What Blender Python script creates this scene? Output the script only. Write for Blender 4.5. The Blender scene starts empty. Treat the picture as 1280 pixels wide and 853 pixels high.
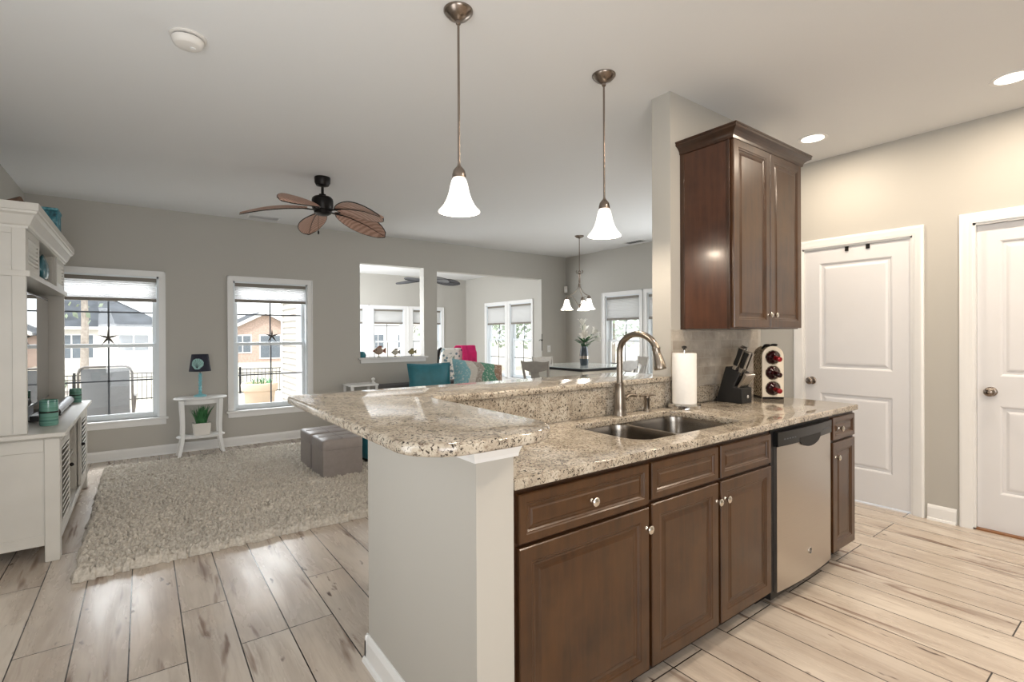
import bpy, bmesh, math, random
import numpy as np
from mathutils import Vector, Matrix
random.seed(7)
S = bpy.context.scene
COL = S.collection
R = math.radians

# ------------------------------------------------------------------ camera, world, lights, exposure
H = 1.34
F, CX, CY, YAW, PITCH, ROLL = 622.36, 637.49, 421.19, 0.9351, -0.0030, -0.0047
def make_camera():
    s, c = math.sin(YAW), math.cos(YAW)
    cp, sp, cr, sr = math.cos(PITCH), math.sin(PITCH), math.cos(ROLL), math.sin(ROLL)
    r = Vector((s, -c, 0)); d = Vector((c, s, 0)); z = Vector((0, 0, 1))
    d2 = d*cp + z*sp; u2 = -d*sp + z*cp
    ra = r*cr + u2*sr; ua = -r*sr + u2*cr
    cam = bpy.data.cameras.new('camera'); o = bpy.data.objects.new('camera', cam); COL.objects.link(o)
    m = Matrix((ra, ua, -d2)).transposed().to_4x4(); m.translation = (0, 0, H)
    o.matrix_world = m
    cam.sensor_width = 36; cam.lens = 36*F/1280
    cam.shift_x = (640-CX)/1280; cam.shift_y = (CY-426.5)/1280
    cam.clip_start = .02; cam.clip_end = 400
    S.camera = o
make_camera()
vs = S.view_settings
vs.view_transform = 'Standard'; vs.look = 'None'; vs.gamma = 1; vs.use_curve_mapping = False
vs.exposure = 0.1
w = bpy.data.worlds.new('overcast_sky'); S.world = w; w.use_nodes = True
bg = w.node_tree.nodes['Background']; bg.inputs[0].default_value = (.93, .97, 1, 1); bg.inputs[1].default_value = 2.3
def lamp(name, kind, loc, power, color, size=.1, rot=(0, 0, 0), size_y=None, spread=None):
    l = bpy.data.lights.new(name, kind); l.energy = power; l.color = color
    if kind == 'AREA':
        l.shape = 'RECTANGLE' if size_y else 'DISK'; l.size = size
        if size_y: l.size_y = size_y
        if spread: l.spread = spread
    elif kind == 'SUN': l.angle = size
    else: l.shadow_soft_size = size
    o = bpy.data.objects.new(name, l); o.location = loc; o.rotation_euler = rot; COL.objects.link(o); return o
lamp('bounce_flash', 'AREA', (-.2, -1.0, 1.2), 26, (1, .98, .96), 1.3, Vector((.34, .80, .45)).to_track_quat('-Z', 'Y').to_euler(), 1.0)      # the photographer's soft flash
lamp('added_side_fill', 'AREA', (-.9, 1.6, 1.3), 30, (.95, .98, 1), 1.6, Vector((.66, .62, .40)).to_track_quat('-Z', 'Y').to_euler(), 1.4)  # added fill lamp out of view; the side wall has no window
for x in (-.3, 1.33): lamp('daylight_far_window', 'AREA', (x, 8.4, 2.75), 130, (.95, .98, 1), 1.3, Vector((0, -.86, -.5)).to_track_quat('-Z', 'Y').to_euler(), .9)
lamp('added_dining_fill', 'AREA', (6.39, 3.75, 1.35), 40, (.95, .98, 1), 1.5, (0, R(90), 0), 1.2)  # unseen lamp added on blank wall behind the stub to brighten the dining area
lamp('added_sunroom_fill', 'AREA', (2.40, 8.75, 1.5), 110, (.95, .98, 1), 1.5, (0, R(-90), 0), 2.6)  # extra lamp hidden on the solid sunroom wall, added to lift that room
lamp('sun', 'SUN', (0, 0, 20), 2.6, (1, .97, .92), .05, Vector((.28, .5, -.82)).to_track_quat('-Z', 'Y').to_euler())
WARM = (1, .84, .66)
C = 2.794                                    # ceiling height
for i, (x, y) in enumerate([(4.0, -.6), (2.2, -.5), (2.2, .75), (1.0, -1.2)]):   # the kitchen's other recessed lamps, behind the photographer
    lamp('ceiling_lamp', 'AREA', (x, y, C-.02), 17, WARM, .15)

# ------------------------------------------------------------------ helpers
def srgb(h, a=1):
    v = [int(h[i:i+2], 16)/255 for i in (0, 2, 4)]
    return tuple(q/12.92 if q <= .04045 else ((q+.055)/1.055)**2.4 for q in v) + (a,)
class MB:
    def __init__(s): s.bm = bmesh.new()
    def quad(s, pts):
        try: return s.bm.faces.new([s.bm.verts.new(p) for p in pts])
        except ValueError: return None
    def box(s, x0, x1, y0, y1, z0, z1):
        v = [s.bm.verts.new((x, y, z)) for x in (x0, x1) for y in (y0, y1) for z in (z0, z1)]
        for f in ((0, 1, 3, 2), (4, 6, 7, 5), (0, 4, 5, 1), (2, 3, 7, 6), (0, 2, 6, 4), (1, 5, 7, 3)):
            s.bm.faces.new([v[i] for i in f])
        return s
    def obox(s, c, sx, sy, sz, rot):                  # box turned by an euler
        m = Matrix.Translation(c) @ rot.to_matrix().to_4x4()
        v = [s.bm.verts.new(m @ Vector((x*sx/2, y*sy/2, z*sz/2))) for x in (-1, 1) for y in (-1, 1) for z in (-1, 1)]
        for f in ((0, 1, 3, 2), (4, 6, 7, 5), (0, 4, 5, 1), (2, 3, 7, 6), (0, 2, 6, 4), (1, 5, 7, 3)):
            s.bm.faces.new([v[i] for i in f])
        return s
    def loft(s, rings, cap0=True, cap1=True, closed=True):
        vr = [[s.bm.verts.new(p) for p in r] for r in rings]
        n = len(vr[0])
        for a, b in zip(vr, vr[1:]):
            for i in range(n if closed else n-1):
                j = (i+1) % n
                try: s.bm.faces.new((a[i], a[j], b[j], b[i]))
                except ValueError: pass
        if cap0 and closed: s.bm.faces.new(vr[0][::-1])
        if cap1 and closed: s.bm.faces.new(vr[-1])
        return s
    def prism(s, pts, f0, f1):                        # pts 2D; f0, f1 place them at the two ends
        return s.loft([[f0(*p) for p in pts], [f1(*p) for p in pts]])
    def lathe(s, prof, c=(0, 0, 0), seg=24, axis=None, cap0=True, cap1=True):
        m = Matrix.Identity(3)
        if axis is not None: m = Vector((0, 0, 1)).rotation_difference(Vector(axis)).to_matrix()
        c = Vector(c)
        return s.loft([[c + m @ Vector((r*math.cos(2*math.pi*i/seg), r*math.sin(2*math.pi*i/seg), z)) for i in range(seg)] for r, z in prof], cap0, cap1)
    def tube(s, path, r, seg=10, flat=1.0):
        path = [Vector(p) for p in path]; n = len(path)
        rs = r if isinstance(r, (list, tuple)) else [r]*n
        t0 = (path[1]-path[0]).normalized()
        up = Vector((0, 0, 1)) if abs(t0.z) < .9 else Vector((1, 0, 0))
        nrm = t0.cross(up).normalized(); rings = []
        prev = t0
        for i, p in enumerate(path):
            t = (path[min(i+1, n-1)]-path[max(i-1, 0)]).normalized()
            q = prev.rotation_difference(t); nrm = (q @ nrm).normalized(); prev = t
            b = t.cross(nrm).normalized()
            rings.append([p + (nrm*math.cos(2*math.pi*k/seg) + b*math.sin(2*math.pi*k/seg)*flat)*rs[i] for k in range(seg)])
        return s.loft(rings)
    def bar(s, a, b, w):
        return s.tube([a, b], w, 4)
    def ball(s, c, r, sx=1, sy=1, sz=1, seg=16, rings=10):
        c = Vector(c)
        prof = [(math.sin(math.pi*i/rings), -math.cos(math.pi*i/rings)) for i in range(rings+1)]
        prof[0] = (.01, -1); prof[-1] = (.01, 1)
        return s.loft([[c + Vector((r*sx*q*math.cos(2*math.pi*k/seg), r*sy*q*math.sin(2*math.pi*k/seg), r*sz*z)) for k in range(seg)] for q, z in prof])
    def panel(s, rect, prof, mp):                     # rect u0,u1,w0,w1; prof [(inset, out)]; mp(u,w,out)
        u0, u1, w0, w1 = rect
        s.loft([[mp(u0+i, w0+i, d), mp(u1-i, w0+i, d), mp(u1-i, w1-i, d), mp(u0+i, w1-i, d)] for i, d in prof], True, True)
        return s
    def rrect(s, x0, x1, y0, y1, r, seg=5):
        pts = []
        for cx, cy, a0 in ((x1-r, y1-r, 0), (x0+r, y1-r, 90), (x0+r, y0+r, 180), (x1-r, y0+r, 270)):
            for k in range(seg+1):
                a = R(a0+90*k/seg); pts.append((cx+r*math.cos(a), cy+r*math.sin(a)))
        return pts
    def merge(s, other_bm):
        me = bpy.data.meshes.new('t'); other_bm.to_mesh(me); s.bm.from_mesh(me); bpy.data.meshes.remove(me); return s
WL = {}
def tag(o, label, cat, group=None, kind=None):
    if label: o['label'] = label
    if cat: o['category'] = cat
    if group: o['group'] = group
    if kind: o['kind'] = kind
    return o
def finish(name, mb, mat, bevel=0, smooth=None, shift=None, seg=2, recalc=True):
    bm = mb.bm
    if shift is not None: bmesh.ops.translate(bm, verts=bm.verts, vec=-Vector(shift))
    if recalc: bmesh.ops.recalc_face_normals(bm, faces=bm.faces)
    me = bpy.data.meshes.new(name); bm.to_mesh(me); bm.free()
    o = bpy.data.objects.new(name, me); COL.objects.link(o)
    if mat: me.materials.append(mat)
    if bevel:
        b = o.modifiers.new('bevel', 'BEVEL'); b.width = bevel; b.segments = seg; b.limit_method = 'ANGLE'; b.angle_limit = R(35)
        smooth = 30 if smooth is None else smooth
    if smooth is not None:
        for p in me.polygons: p.use_smooth = True
        me.set_sharp_from_angle(angle=R(smooth))
    return o
def empty(name, loc=(0, 0, 0), rotz=0):
    o = bpy.data.objects.new(name, None); o.location = loc; o.rotation_euler = (0, 0, rotz); o.empty_display_size = .1
    COL.objects.link(o); WL[o] = Vector(loc); return o
def thing(name, label, cat, loc=(0, 0, 0), rotz=0, group=None, kind=None):
    return tag(empty(name, loc, rotz), label, cat, group, kind)
def part(name, mb, mat, parent, bevel=0, smooth=None, world=False, label=None, kind=None, seg=2, recalc=True):
    sh = WL[parent] if world else None
    o = finish(name, mb, mat, bevel, smooth, sh, seg, recalc); o.parent = parent; WL[o] = WL[parent]
    if label: o['label'] = label
    if kind: o['kind'] = kind
    return o
def solo(name, mb, mat, label, cat, loc=None, bevel=0, smooth=None, group=None, kind=None, seg=2):
    o = finish(name, mb, mat, bevel, smooth, loc, seg)
    if loc is not None: o.location = loc
    return tag(o, label, cat, group, kind)
def struct(name, mb, mat, bevel=0, smooth=None):
    return tag(finish(name, mb, mat, bevel, smooth), None, None, None, 'structure')
def dup(root, loc, rotz=None, label=None):
    def cp(o, par):
        c = o.copy(); COL.objects.link(c)
        if par: c.parent = par
        for ch in o.children: cp(ch, c)
        return c
    r = cp(root, None); r.location = loc
    if rotz is not None: r.rotation_euler = (0, 0, rotz)
    if label: r['label'] = label
    return r
def slab(outer, holes, z0, z1, bev=0):                # horizontal slab with holes -> MB
    cu = bpy.data.curves.new('t', 'CURVE'); cu.dimensions = '2D'; cu.fill_mode = 'BOTH'
    for lp in [outer]+holes:
        sp = cu.splines.new('POLY'); sp.points.add(len(lp)-1); sp.use_cyclic_u = True
        for q, (x, y) in zip(sp.points, lp): q.co = (x, y, 0, 1)
    cu.extrude = (z1-z0)/2-bev; cu.bevel_depth = bev; cu.bevel_resolution = 3; cu.offset = -bev
    o = bpy.data.objects.new('t', cu); COL.objects.link(o)
    dg = bpy.context.evaluated_depsgraph_get(); me = bpy.data.meshes.new_from_object(o.evaluated_get(dg))
    mb = MB(); mb.bm.from_mesh(me); bpy.data.objects.remove(o); bpy.data.meshes.remove(me); bpy.data.curves.remove(cu)
    bmesh.ops.remove_doubles(mb.bm, verts=mb.bm.verts, dist=1e-5)
    bmesh.ops.translate(mb.bm, verts=mb.bm.verts, vec=(0, 0, (z0+z1)/2))
    return mb
def wall(name, axis, a0, a1, u0, u1, z0, z1, holes, mat):   # axis 'y': wall spans x (u), thickness y a0..a1
    us = sorted({u0, u1, *[h[i] for h in holes for i in (0, 1)]}); zs = sorted({z0, z1, *[h[i] for h in holes for i in (2, 3)]})
    mb = MB(); bm = mb.bm; V = {}
    def P(u, a, z):
        k = (round(u, 5), round(a, 5), round(z, 5))
        if k not in V: V[k] = bm.verts.new((u, a, z) if axis == 'y' else (a, u, z))
        return V[k]
    def solid(i, j):
        if i < 0 or j < 0 or i >= len(us)-1 or j >= len(zs)-1: return False
        um, zm = (us[i]+us[i+1])/2, (zs[j]+zs[j+1])/2
        return not any(h[0] < um < h[1] and h[2] < zm < h[3] for h in holes)
    for i in range(len(us)-1):
        for j in range(len(zs)-1):
            if not solid(i, j): continue
            A, B, c0, c1 = us[i], us[i+1], zs[j], zs[j+1]
            for a in (a0, a1): bm.faces.new((P(A, a, c0), P(B, a, c0), P(B, a, c1), P(A, a, c1)))
            if not solid(i-1, j): bm.faces.new((P(A, a0, c0), P(A, a1, c0), P(A, a1, c1), P(A, a0, c1)))
            if not solid(i+1, j): bm.faces.new((P(B, a0, c0), P(B, a1, c0), P(B, a1, c1), P(B, a0, c1)))
            if not solid(i, j-1): bm.faces.new((P(A, a0, c0), P(B, a0, c0), P(B, a1, c0), P(A, a1, c0)))
            if not solid(i, j+1): bm.faces.new((P(A, a0, c1), P(B, a0, c1), P(B, a1, c1), P(A, a1, c1)))
    return struct(name, mb, mat)

# ------------------------------------------------------------------ materials
class NT:
    def __init__(s, name):
        s.m = bpy.data.materials.new(name); s.m.use_nodes = True; s.t = s.m.node_tree; s.n = s.t.nodes
        s.b = s.n['Principled BSDF']; s.out = s.n['Material Output']
    def node(s, k, **kw):
        nd = s.n.new(k)
        for a, v in kw.items():
            if a.startswith('i_'): nd.inputs[int(a[2:]) if a[2:].isdigit() else a[2:].replace('_', ' ')].default_value = v
            else: setattr(nd, a, v)
        return nd
    def link(s, a, b): s.t.links.new(a, b)
    def coord(s, scale=(1, 1, 1), rot=(0, 0, 0), loc=(0, 0, 0), kind='Object'):
        tc = s.node('ShaderNodeTexCoord'); mp = s.node('ShaderNodeMapping')
        mp.inputs['Scale'].default_value = scale; mp.inputs['Rotation'].default_value = rot; mp.inputs['Location'].default_value = loc
        s.link(tc.outputs[kind], mp.inputs[0]); return mp.outputs[0]
    def noise(s, vec, scale, detail=4, rough=.5, dist=0):
        nd = s.node('ShaderNodeTexNoise'); s.link(vec, nd.inputs['Vector'])
        nd.inputs['Scale'].default_value = scale; nd.inputs['Detail'].default_value = detail; nd.inputs['Roughness'].default_value = rough; nd.inputs['Distortion'].default_value = dist
        return nd.outputs['Fac']
    def ramp(s, fac, stops):
        nd = s.node('ShaderNodeValToRGB'); s.link(fac, nd.inputs[0]); e = nd.color_ramp.elements
        while len(e) < len(stops): e.new(.5)
        for el, (p, c) in zip(e, stops): el.position = p; el.color = c if len(c) == 4 else (*c, 1)
        return nd.outputs[0]
    def mix(s, fac, a, b, mode='MIX'):
        nd = s.node('ShaderNodeMix', data_type='RGBA', blend_type=mode)
        for sock, v in ((nd.inputs[0], fac), (nd.inputs[6], a), (nd.inputs[7], b)):
            if hasattr(v, 'links') or hasattr(v, 'is_linked'): s.link(v, sock)
            else: sock.default_value = v
        return nd.outputs[2]
    def bump(s, h, strength=.3, dist=.01):
        nd = s.node('ShaderNodeBump'); s.link(h, nd.inputs['Height']); nd.inputs['Strength'].default_value = strength; nd.inputs['Distance'].default_value = dist
        s.link(nd.outputs[0], s.b.inputs['Normal'])
    def set(s, color=None, rough=None, metal=None, **kw):
        if color is not None:
            if hasattr(color, 'is_linked'): s.link(color, s.b.inputs['Base Color'])
            else: s.b.inputs['Base Color'].default_value = color
        if rough is not None:
            if hasattr(rough, 'is_linked'): s.link(rough, s.b.inputs['Roughness'])
            else: s.b.inputs['Roughness'].default_value = rough
        if metal is not None: s.b.inputs['Metallic'].default_value = metal
        for k, v in kw.items(): s.b.inputs[k.replace('_', ' ')].default_value = v
        return s.m
G4 = lambda v: (v, v, v, 1)
def plain(name, hexc, rough=.5, metal=0, var=.06, scale=6, **kw):
    t = NT(name); c = srgb(hexc); v = t.coord()
    n = t.noise(v, scale, 3)
    col = t.ramp(n, [(.3, tuple(q*(1-var) for q in c[:3])), (.7, tuple(min(1, q*(1+var)) for q in c[:3]))])
    return t.set(col, rough, metal, **kw)
def paint(name, hexc, rough=.6):
    t = NT(name); v = t.coord(); c = srgb(hexc)
    col = t.mix(t.noise(v, 1.5, 2), tuple(q*.98 for q in c[:3])+(1,), c)
    t.bump(t.noise(v, 300, 2), .06, .002)
    return t.set(col, rough)
M = {}
M['wall'] = paint('greige_wall_paint', 'B7B4AD')
M['ceiling'] = paint('ceiling_paint', 'E2E3E3', .8)
M['trim'] = plain('white_trim_paint', 'E8E8E7', .35, var=.01)
M['door'] = plain('white_door_paint', 'DCDCDE', .4, var=.01)
M['vinyl'] = plain('white_vinyl', 'E4EAEE', .35, var=.01)
M['white_wood'] = plain('white_painted_wood', 'C8C5BE', .4, var=.03)
M['nickel'] = plain('brushed_nickel', '91887E', .28, 1, .05, 40)
M['nickel_dark'] = plain('aged_nickel', '8C8178', .25, 1, .05, 40)
M['chrome'] = plain('polished_steel', 'D8D6D2', .12, 1, .02)
M['black'] = plain('black_plastic', '141414', .3, 0, .1)
M['black_matte'] = plain('black_matte', '0E0E0F', .55, 0, .1)
M['bronze'] = plain('dark_bronze', '1E1B1A', .4, .6, .1)
M['toe'] = plain('dark_toe_kick', '1E120B', .6)
M['grid'] = plain('window_grid', '5A5F66', .5, 0, .02)
def m_floor():
    t = NT('wood_plank_floor'); v = t.coord(rot=(0, 0, R(90)), loc=(0, .0542+.196*5, 0))
    br = t.node('ShaderNodeTexBrick', offset=.37, offset_frequency=3, squash=1.0)
    t.link(v, br.inputs['Vector'])
    for k, x in (('Color1', G4(0)), ('Color2', G4(1)), ('Mortar', G4(.5)), ('Scale', 1), ('Mortar Size', .0028), ('Mortar Smooth', .1), ('Bias', 0), ('Brick Width', 1.22), ('Row Height', .196)): br.inputs[k].default_value = x
    sep = t.node('ShaderNodeSeparateColor'); t.link(br.outputs['Color'], sep.inputs[0])
    tc = t.coord(scale=(1, 1, 1))
    off = t.node('ShaderNodeVectorMath', operation='SCALE'); off.inputs[0].default_value = (13, 29, 5); t.link(sep.outputs[0], off.inputs['Scale'])
    add = t.node('ShaderNodeVectorMath', operation='ADD'); t.link(tc, add.inputs[0]); t.link(off.outputs[0], add.inputs[1])
    def st(sx, sy):
        mp = t.node('ShaderNodeMapping'); mp.inputs['Scale'].default_value = (sx, sy, 1); t.link(add.outputs[0], mp.inputs[0]); return mp.outputs[0]
    tone = t.ramp(sep.outputs[0], [(0, srgb('BBAFA3')), (.5, srgb('D0C6BA')), (1, srgb('C6B9AB'))])
    g1 = t.noise(st(5, .9), 1.6, 6, .6, .4)
    c1 = t.mix(t.ramp(g1, [(.42, G4(0)), (.70, G4(.8))]), tone, srgb('A09184'))
    g2 = t.noise(st(28, 1.2), 2.2, 5, .6)
    c2 = t.mix(t.ramp(g2, [(.5, G4(0)), (.8, G4(.35))]), c1, srgb('8D7A69'))
    k = t.noise(st(9, 1.1), 1.15, 3, .55, .6)                  # brown mineral streaks
    c3 = t.mix(t.ramp(k, [(.60, G4(0)), (.68, G4(.8))]), c2, srgb('6B4F40'))
    kn = t.noise(st(14, 5), 1.3, 2, .5)                        # small knots
    c4 = t.mix(t.ramp(kn, [(.70, G4(0)), (.75, G4(.9))]), c3, srgb('45302A'))
    col = t.mix(br.outputs['Fac'], c4, srgb('2E2722'))
    rg = t.ramp(g1, [(.3, G4(.22)), (.8, G4(.34))])
    t.set(col, rg, 0, Specular_IOR_Level=.45)
    inv = t.node('ShaderNodeMath', operation='SUBTRACT'); inv.inputs[0].default_value = 1; t.link(br.outputs['Fac'], inv.inputs[1])
    t.bump(inv.outputs[0], .25, .002)
    return t.m
M['floor'] = m_floor()
def m_granite():
    t = NT('speckled_granite'); v = t.coord(scale=(1, .8, 1), rot=(0, 0, .6))
    a = t.noise(v, 9, 5, .6, .5)
    base = t.ramp(a, [(.3, srgb('968B7C')), (.5, srgb('B4AA9A')), (.7, srgb('C9C1B4'))])
    b = t.noise(v, 75, 4, .7, .3)
    c1 = t.mix(t.ramp(b, [(.52, G4(0)), (.66, G4(.9))]), base, srgb('857566'))
    d = t.noise(v, 120, 3, .65, .8)
    c2 = t.mix(t.ramp(d, [(.55, G4(0)), (.61, G4(1))]), c1, srgb('2E2520'))
    e = t.noise(v, 46, 4, .75, 1.2)
    c3 = t.mix(t.ramp(e, [(.59, G4(0)), (.68, G4(.9))]), c2, srgb('4B3D32'))
    return t.set(c3, .07, 0, Specular_IOR_Level=.55)
M['granite'] = m_granite()
def m_wood(name, c0, c1, c2, vert=True):
    t = NT(name); v = t.coord(scale=(6, 6, .7) if vert else (.7, 6, 6)); v2 = t.coord()
    g = t.noise(v, 6, 6, .6, .3)
    big = t.noise(v2, 4.5, 3, .6)
    col = t.ramp(g, [(.3, srgb(c0)), (.7, srgb(c1))])
    col = t.mix(t.ramp(big, [(.35, G4(0)), (.7, G4(.55))]), col, srgb(c2))
    return t.set(col, .33, 0, Specular_IOR_Level=.45, Coat_Weight=.3, Coat_Roughness=.16)
M['cab'] = m_wood('espresso_wood', '28170A', '452A14', '573A1E')
M['cab_dark'] = m_wood('dark_espresso_frame', '231308', '371F0F', '422814')
M['cab_side'] = m_wood('reddish_wood_side', '301A0F', '482A1A', '523322')
def m_steel():
    t = NT('brushed_stainless'); v = t.coord(scale=(.15, 1, 160)); g = t.noise(v, 3, 2)
    col = t.ramp(g, [(.3, srgb('C3BDB6')), (.7, srgb('CAC4BD'))])
    return t.set(col, t.ramp(g, [(.3, G4(.29)), (.7, G4(.33))]), 1.0)
M['steel'] = m_steel()
M['sinksteel'] = plain('satin_sink_steel', '8F8982', .22, 1, .03)
def m_tile():
    t = NT('stone_subway_tile'); v = t.coord(rot=(R(90), 0, 0))
    br = t.node('ShaderNodeTexBrick', offset=.5); t.link(v, br.inputs['Vector'])
    for k, x in (('Color1', G4(0)), ('Color2', G4(1)), ('Mortar', G4(.5)), ('Scale', 1), ('Mortar Size', .0022), ('Bias', 0), ('Brick Width', .13), ('Row Height', .0555)): br.inputs[k].default_value = x
    n = t.noise(t.coord(), 13, 5, .65, .4)
    c = t.mix(br.outputs['Color'], srgb('9E968B'), srgb('C0B9AE'))
    c = t.mix(t.ramp(n, [(.35, G4(0)), (.7, G4(.7))]), c, srgb('857A6D'))
    c = t.mix(br.outputs['Fac'], c, srgb('A8A197'))
    inv = t.node('ShaderNodeMath', operation='SUBTRACT'); inv.inputs[0].default_value = 1; t.link(br.outputs['Fac'], inv.inputs[1])
    t.bump(inv.outputs[0], .3, .002)
    return t.set(c, .3)
M['tile'] = m_tile()
def m_glass(name='window_glass', tint=(1, 1, 1, 1), refl=1.0):
    t = NT(name); t.n.remove(t.b)
    tr = t.node('ShaderNodeBsdfTransparent'); tr.inputs[0].default_value = tint
    gl = t.node('ShaderNodeBsdfGlossy'); gl.inputs['Roughness'].default_value = .02
    lw = t.node('ShaderNodeLayerWeight'); lw.inputs[0].default_value = .5
    pw = t.node('ShaderNodeMath', operation='POWER'); t.link(lw.outputs['Facing'], pw.inputs[0]); pw.inputs[1].default_value = 5
    fr = t.node('ShaderNodeMath', operation='MULTIPLY_ADD'); t.link(pw.outputs[0], fr.inputs[0]); fr.inputs[1].default_value = .8; fr.inputs[2].default_value = .03
    mx = t.node('ShaderNodeMixShader'); t.link(fr.outputs[0], mx.inputs[0]); t.link(tr.outputs[0], mx.inputs[1]); t.link(gl.outputs[0], mx.inputs[2])
    t.link(mx.outputs[0], t.out.inputs[0]); return t.m
M['glass'] = m_glass()
def m_shade_fabric():
    t = NT('cellular_shade_fabric'); v = t.coord(scale=(1, 1, 1)); w = t.node('ShaderNodeTexWave', bands_direction='Z'); t.link(v, w.inputs[0]); w.inputs['Scale'].default_value = 16
    c = t.mix(w.outputs['Fac'], srgb('D6D5D2'), srgb('E6E5E2')); t.set(c, .8)
    tl = t.node('ShaderNodeBsdfTranslucent'); tl.inputs[0].default_value = srgb('F1F2F4')
    mx = t.node('ShaderNodeMixShader', i_0=.5); t.link(t.b.outputs[0], mx.inputs[1]); t.link(tl.outputs[0], mx.inputs[2]); t.link(mx.outputs[0], t.out.inputs[0])
    return t.m
M['blind'] = m_shade_fabric()
M['blind_rail'] = plain('taupe_shade_rail', '7F7970', .5, var=.03)
def m_emit(name, col, strength, base='FFFFFF'):
    t = NT(name); n = t.noise(t.coord(), 3, 1)
    t.set(t.mix(n, srgb(base), tuple(q*.97 for q in srgb(base)[:3])+(1,)), .3)
    t.b.inputs['Emission Color'].default_value = col; t.b.inputs['Emission Strength'].default_value = strength
    return t.m
M['lit_glass'] = m_emit('lit_frosted_glass', (1, .93, .84, 1), 1.6)
M['lit_lens'] = m_emit('lit_lamp_lens', (1, .93, .82, 1), 4)

# ------------------------------------------------------------------ the rooms
XL, XR, XD, YF, YB, YS0, YS1, XS = -.951, 6.42, 4.568, 6.92, 10.52, 1.823, 1.956, 2.54
WT = .14
W1, W2 = (-.75, .15, .43, 2.02), (.893, 1.763, .43, 2.02)
PT, OP = (2.475, 3.47, 1.03, 2.375), (3.695, 5.82, 0, 2.35)
struct('floor', MB().box(XL-.1, XR+.2, -3.2, YB+.1, -.12, 0), M['floor'])
struct('ceiling', MB().box(XL-.1, XR+.2, -3.2, YF+.07, C, C+.1), M['ceiling'])
CS = 2.70
struct('ceiling_sunroom', MB().box(2.2, XR+.2, YF+.07, YB+.1, CS, CS+.1), M['ceiling'])
wall('wall_far', 'y', YF, YF+WT, XL-.1, XR, 0, C, [W1, W2, PT, OP], M['wall'])
struct('wall_left', MB().box(XL-.1, XL, -1.0, YF, 0, C), M['wall'])
DW1, DW2 = (5.185, 5.925, .43, 2.0), (4.30, 5.04, .43, 2.0)
SR1, SR2 = (8.87, 9.60, .43, 2.02), (7.95, 8.69, .43, 2.02)
wall('wall_right', 'x', XR, XR+WT, 2.9, YB, 0, C, [DW1, DW2, SR1, SR2], M['wall'])
SB = [(3.11, 3.84, .43, 1.95), (4.055, 4.77, .43, 1.95), (4.985, 5.73, .43, 1.95)]
wall('wall_back', 'y', YB, YB+WT, 2.24, XR+WT, 0, C, SB, M['wall'])
wall('wall_kitchen_right', 'x', XD, XD+.12, -3.2, 3.0, 0, C, [(1.19, 1.95, 0, 2.06), (.05, .86, 0, 2.09)], M['wall'])
struct('wall_hall', MB().box(XD+.12, XR, 2.88, 3.0, 0, C), M['wall'])
struct('wall_stub', MB().box(XS, 3.60, YS0, YS1, 0, C), M['wall'])
struct('wall_rear', MB().box(.5, XD, -2.9, -2.8, 0, C), M['wall'])
# half wall that carries the bar
struct('wall_bar', MB().box(.745, .875, 1.172, 2.0, 0, 1.055).box(.875, XS, 1.846, 2.0, 0, 1.055), M['wall'])
mb = MB()
prof = [(.0, .984), (.008, .986), (.009, .996), (.014, 1.01), (.024, 1.036), (.034, 1.048), (.034, 1.0588), (0, 1.0588)]
def capring(x0, x1, y0, y1):
    return [[(x0-o, y0-o, z), (x1+o, y0-o, z), (x1+o, y1, z), (x0-o, y1, z)] for o, z in prof[:7]]
mb.loft(capring(.742, .878, 1.169, 2.0))
struct('trim_1', mb, M['trim'])
# sunroom outside siding
def siding(name, x, y0, y1, z0, z1):
    mb = MB(); n = int((z1-z0)/.115)
    for i in range(n):
        z = z0+i*.115
        mb.prism([(0, 0), (-.045, .004), (-.008, .13), (0, .13)], lambda a, b: (x+a, y0, z+b), lambda a, b: (x+a, y1, z+b))
    return struct(name, mb, M['siding'])
M['siding'] = plain('white_lap_siding', 'CBC8C2', .6, var=.02)
struct('wall_sunroom', MB().box(2.26, 2.36, YF+WT, YB, 0, C), M['wall'])
siding('wall_sunroom_siding', 2.26, YF+WT, YB+.14, -.1, C)
struct('trim_2', MB().box(2.215, 2.262, 8.6, 9.45, -.1, C).box(2.215, 2.262, YB+.08, YB+.16, -.1, C), M['trim'])
# baseboards
def baseboard(name, segs):
    mb = MB()
    for (x0, y0, x1, y1, nx, ny) in segs:
        p = [(0, 0), (.014, 0), (.014, .085), (.009, .1), (.004, .108), (0, .108)]
        mb.prism(p, lambda a, b: (x0+nx*a, y0+ny*a, b), lambda a, b: (x1+nx*a, y1+ny*a, b))
        mb.prism([(.014, 0), (.026, 0), (.022, .014), (.014, .018)], lambda a, b: (x0+nx*a, y0+ny*a, b), lambda a, b: (x1+nx*a, y1+ny*a, b))
    return struct(name, mb, M['trim'])
baseboard('baseboard_far', [(XL, YF, OP[0]-.001, YF, 0, -1), (OP[1], YF, XR, YF, 0, -1)])
baseboard('baseboard_left', [(XL, -1, XL, YF, 1, 0)])
baseboard('baseboard_right', [(XR, 3.0, XR, YF, -1, 0)])
baseboard('baseboard_kitchen', [(XD, .945, XD, 1.105, -1, 0), (XD, 2.04, XD, 3.0, -1, 0)])
baseboard('baseboard_bar', [(.745, 1.172, .745, 2.014, -1, 0), (.731, 2.0, XS, 2.0, 0, 1)])
baseboard('baseboard_back', [(2.36, YB, XR, YB, 0, -1)])

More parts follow.
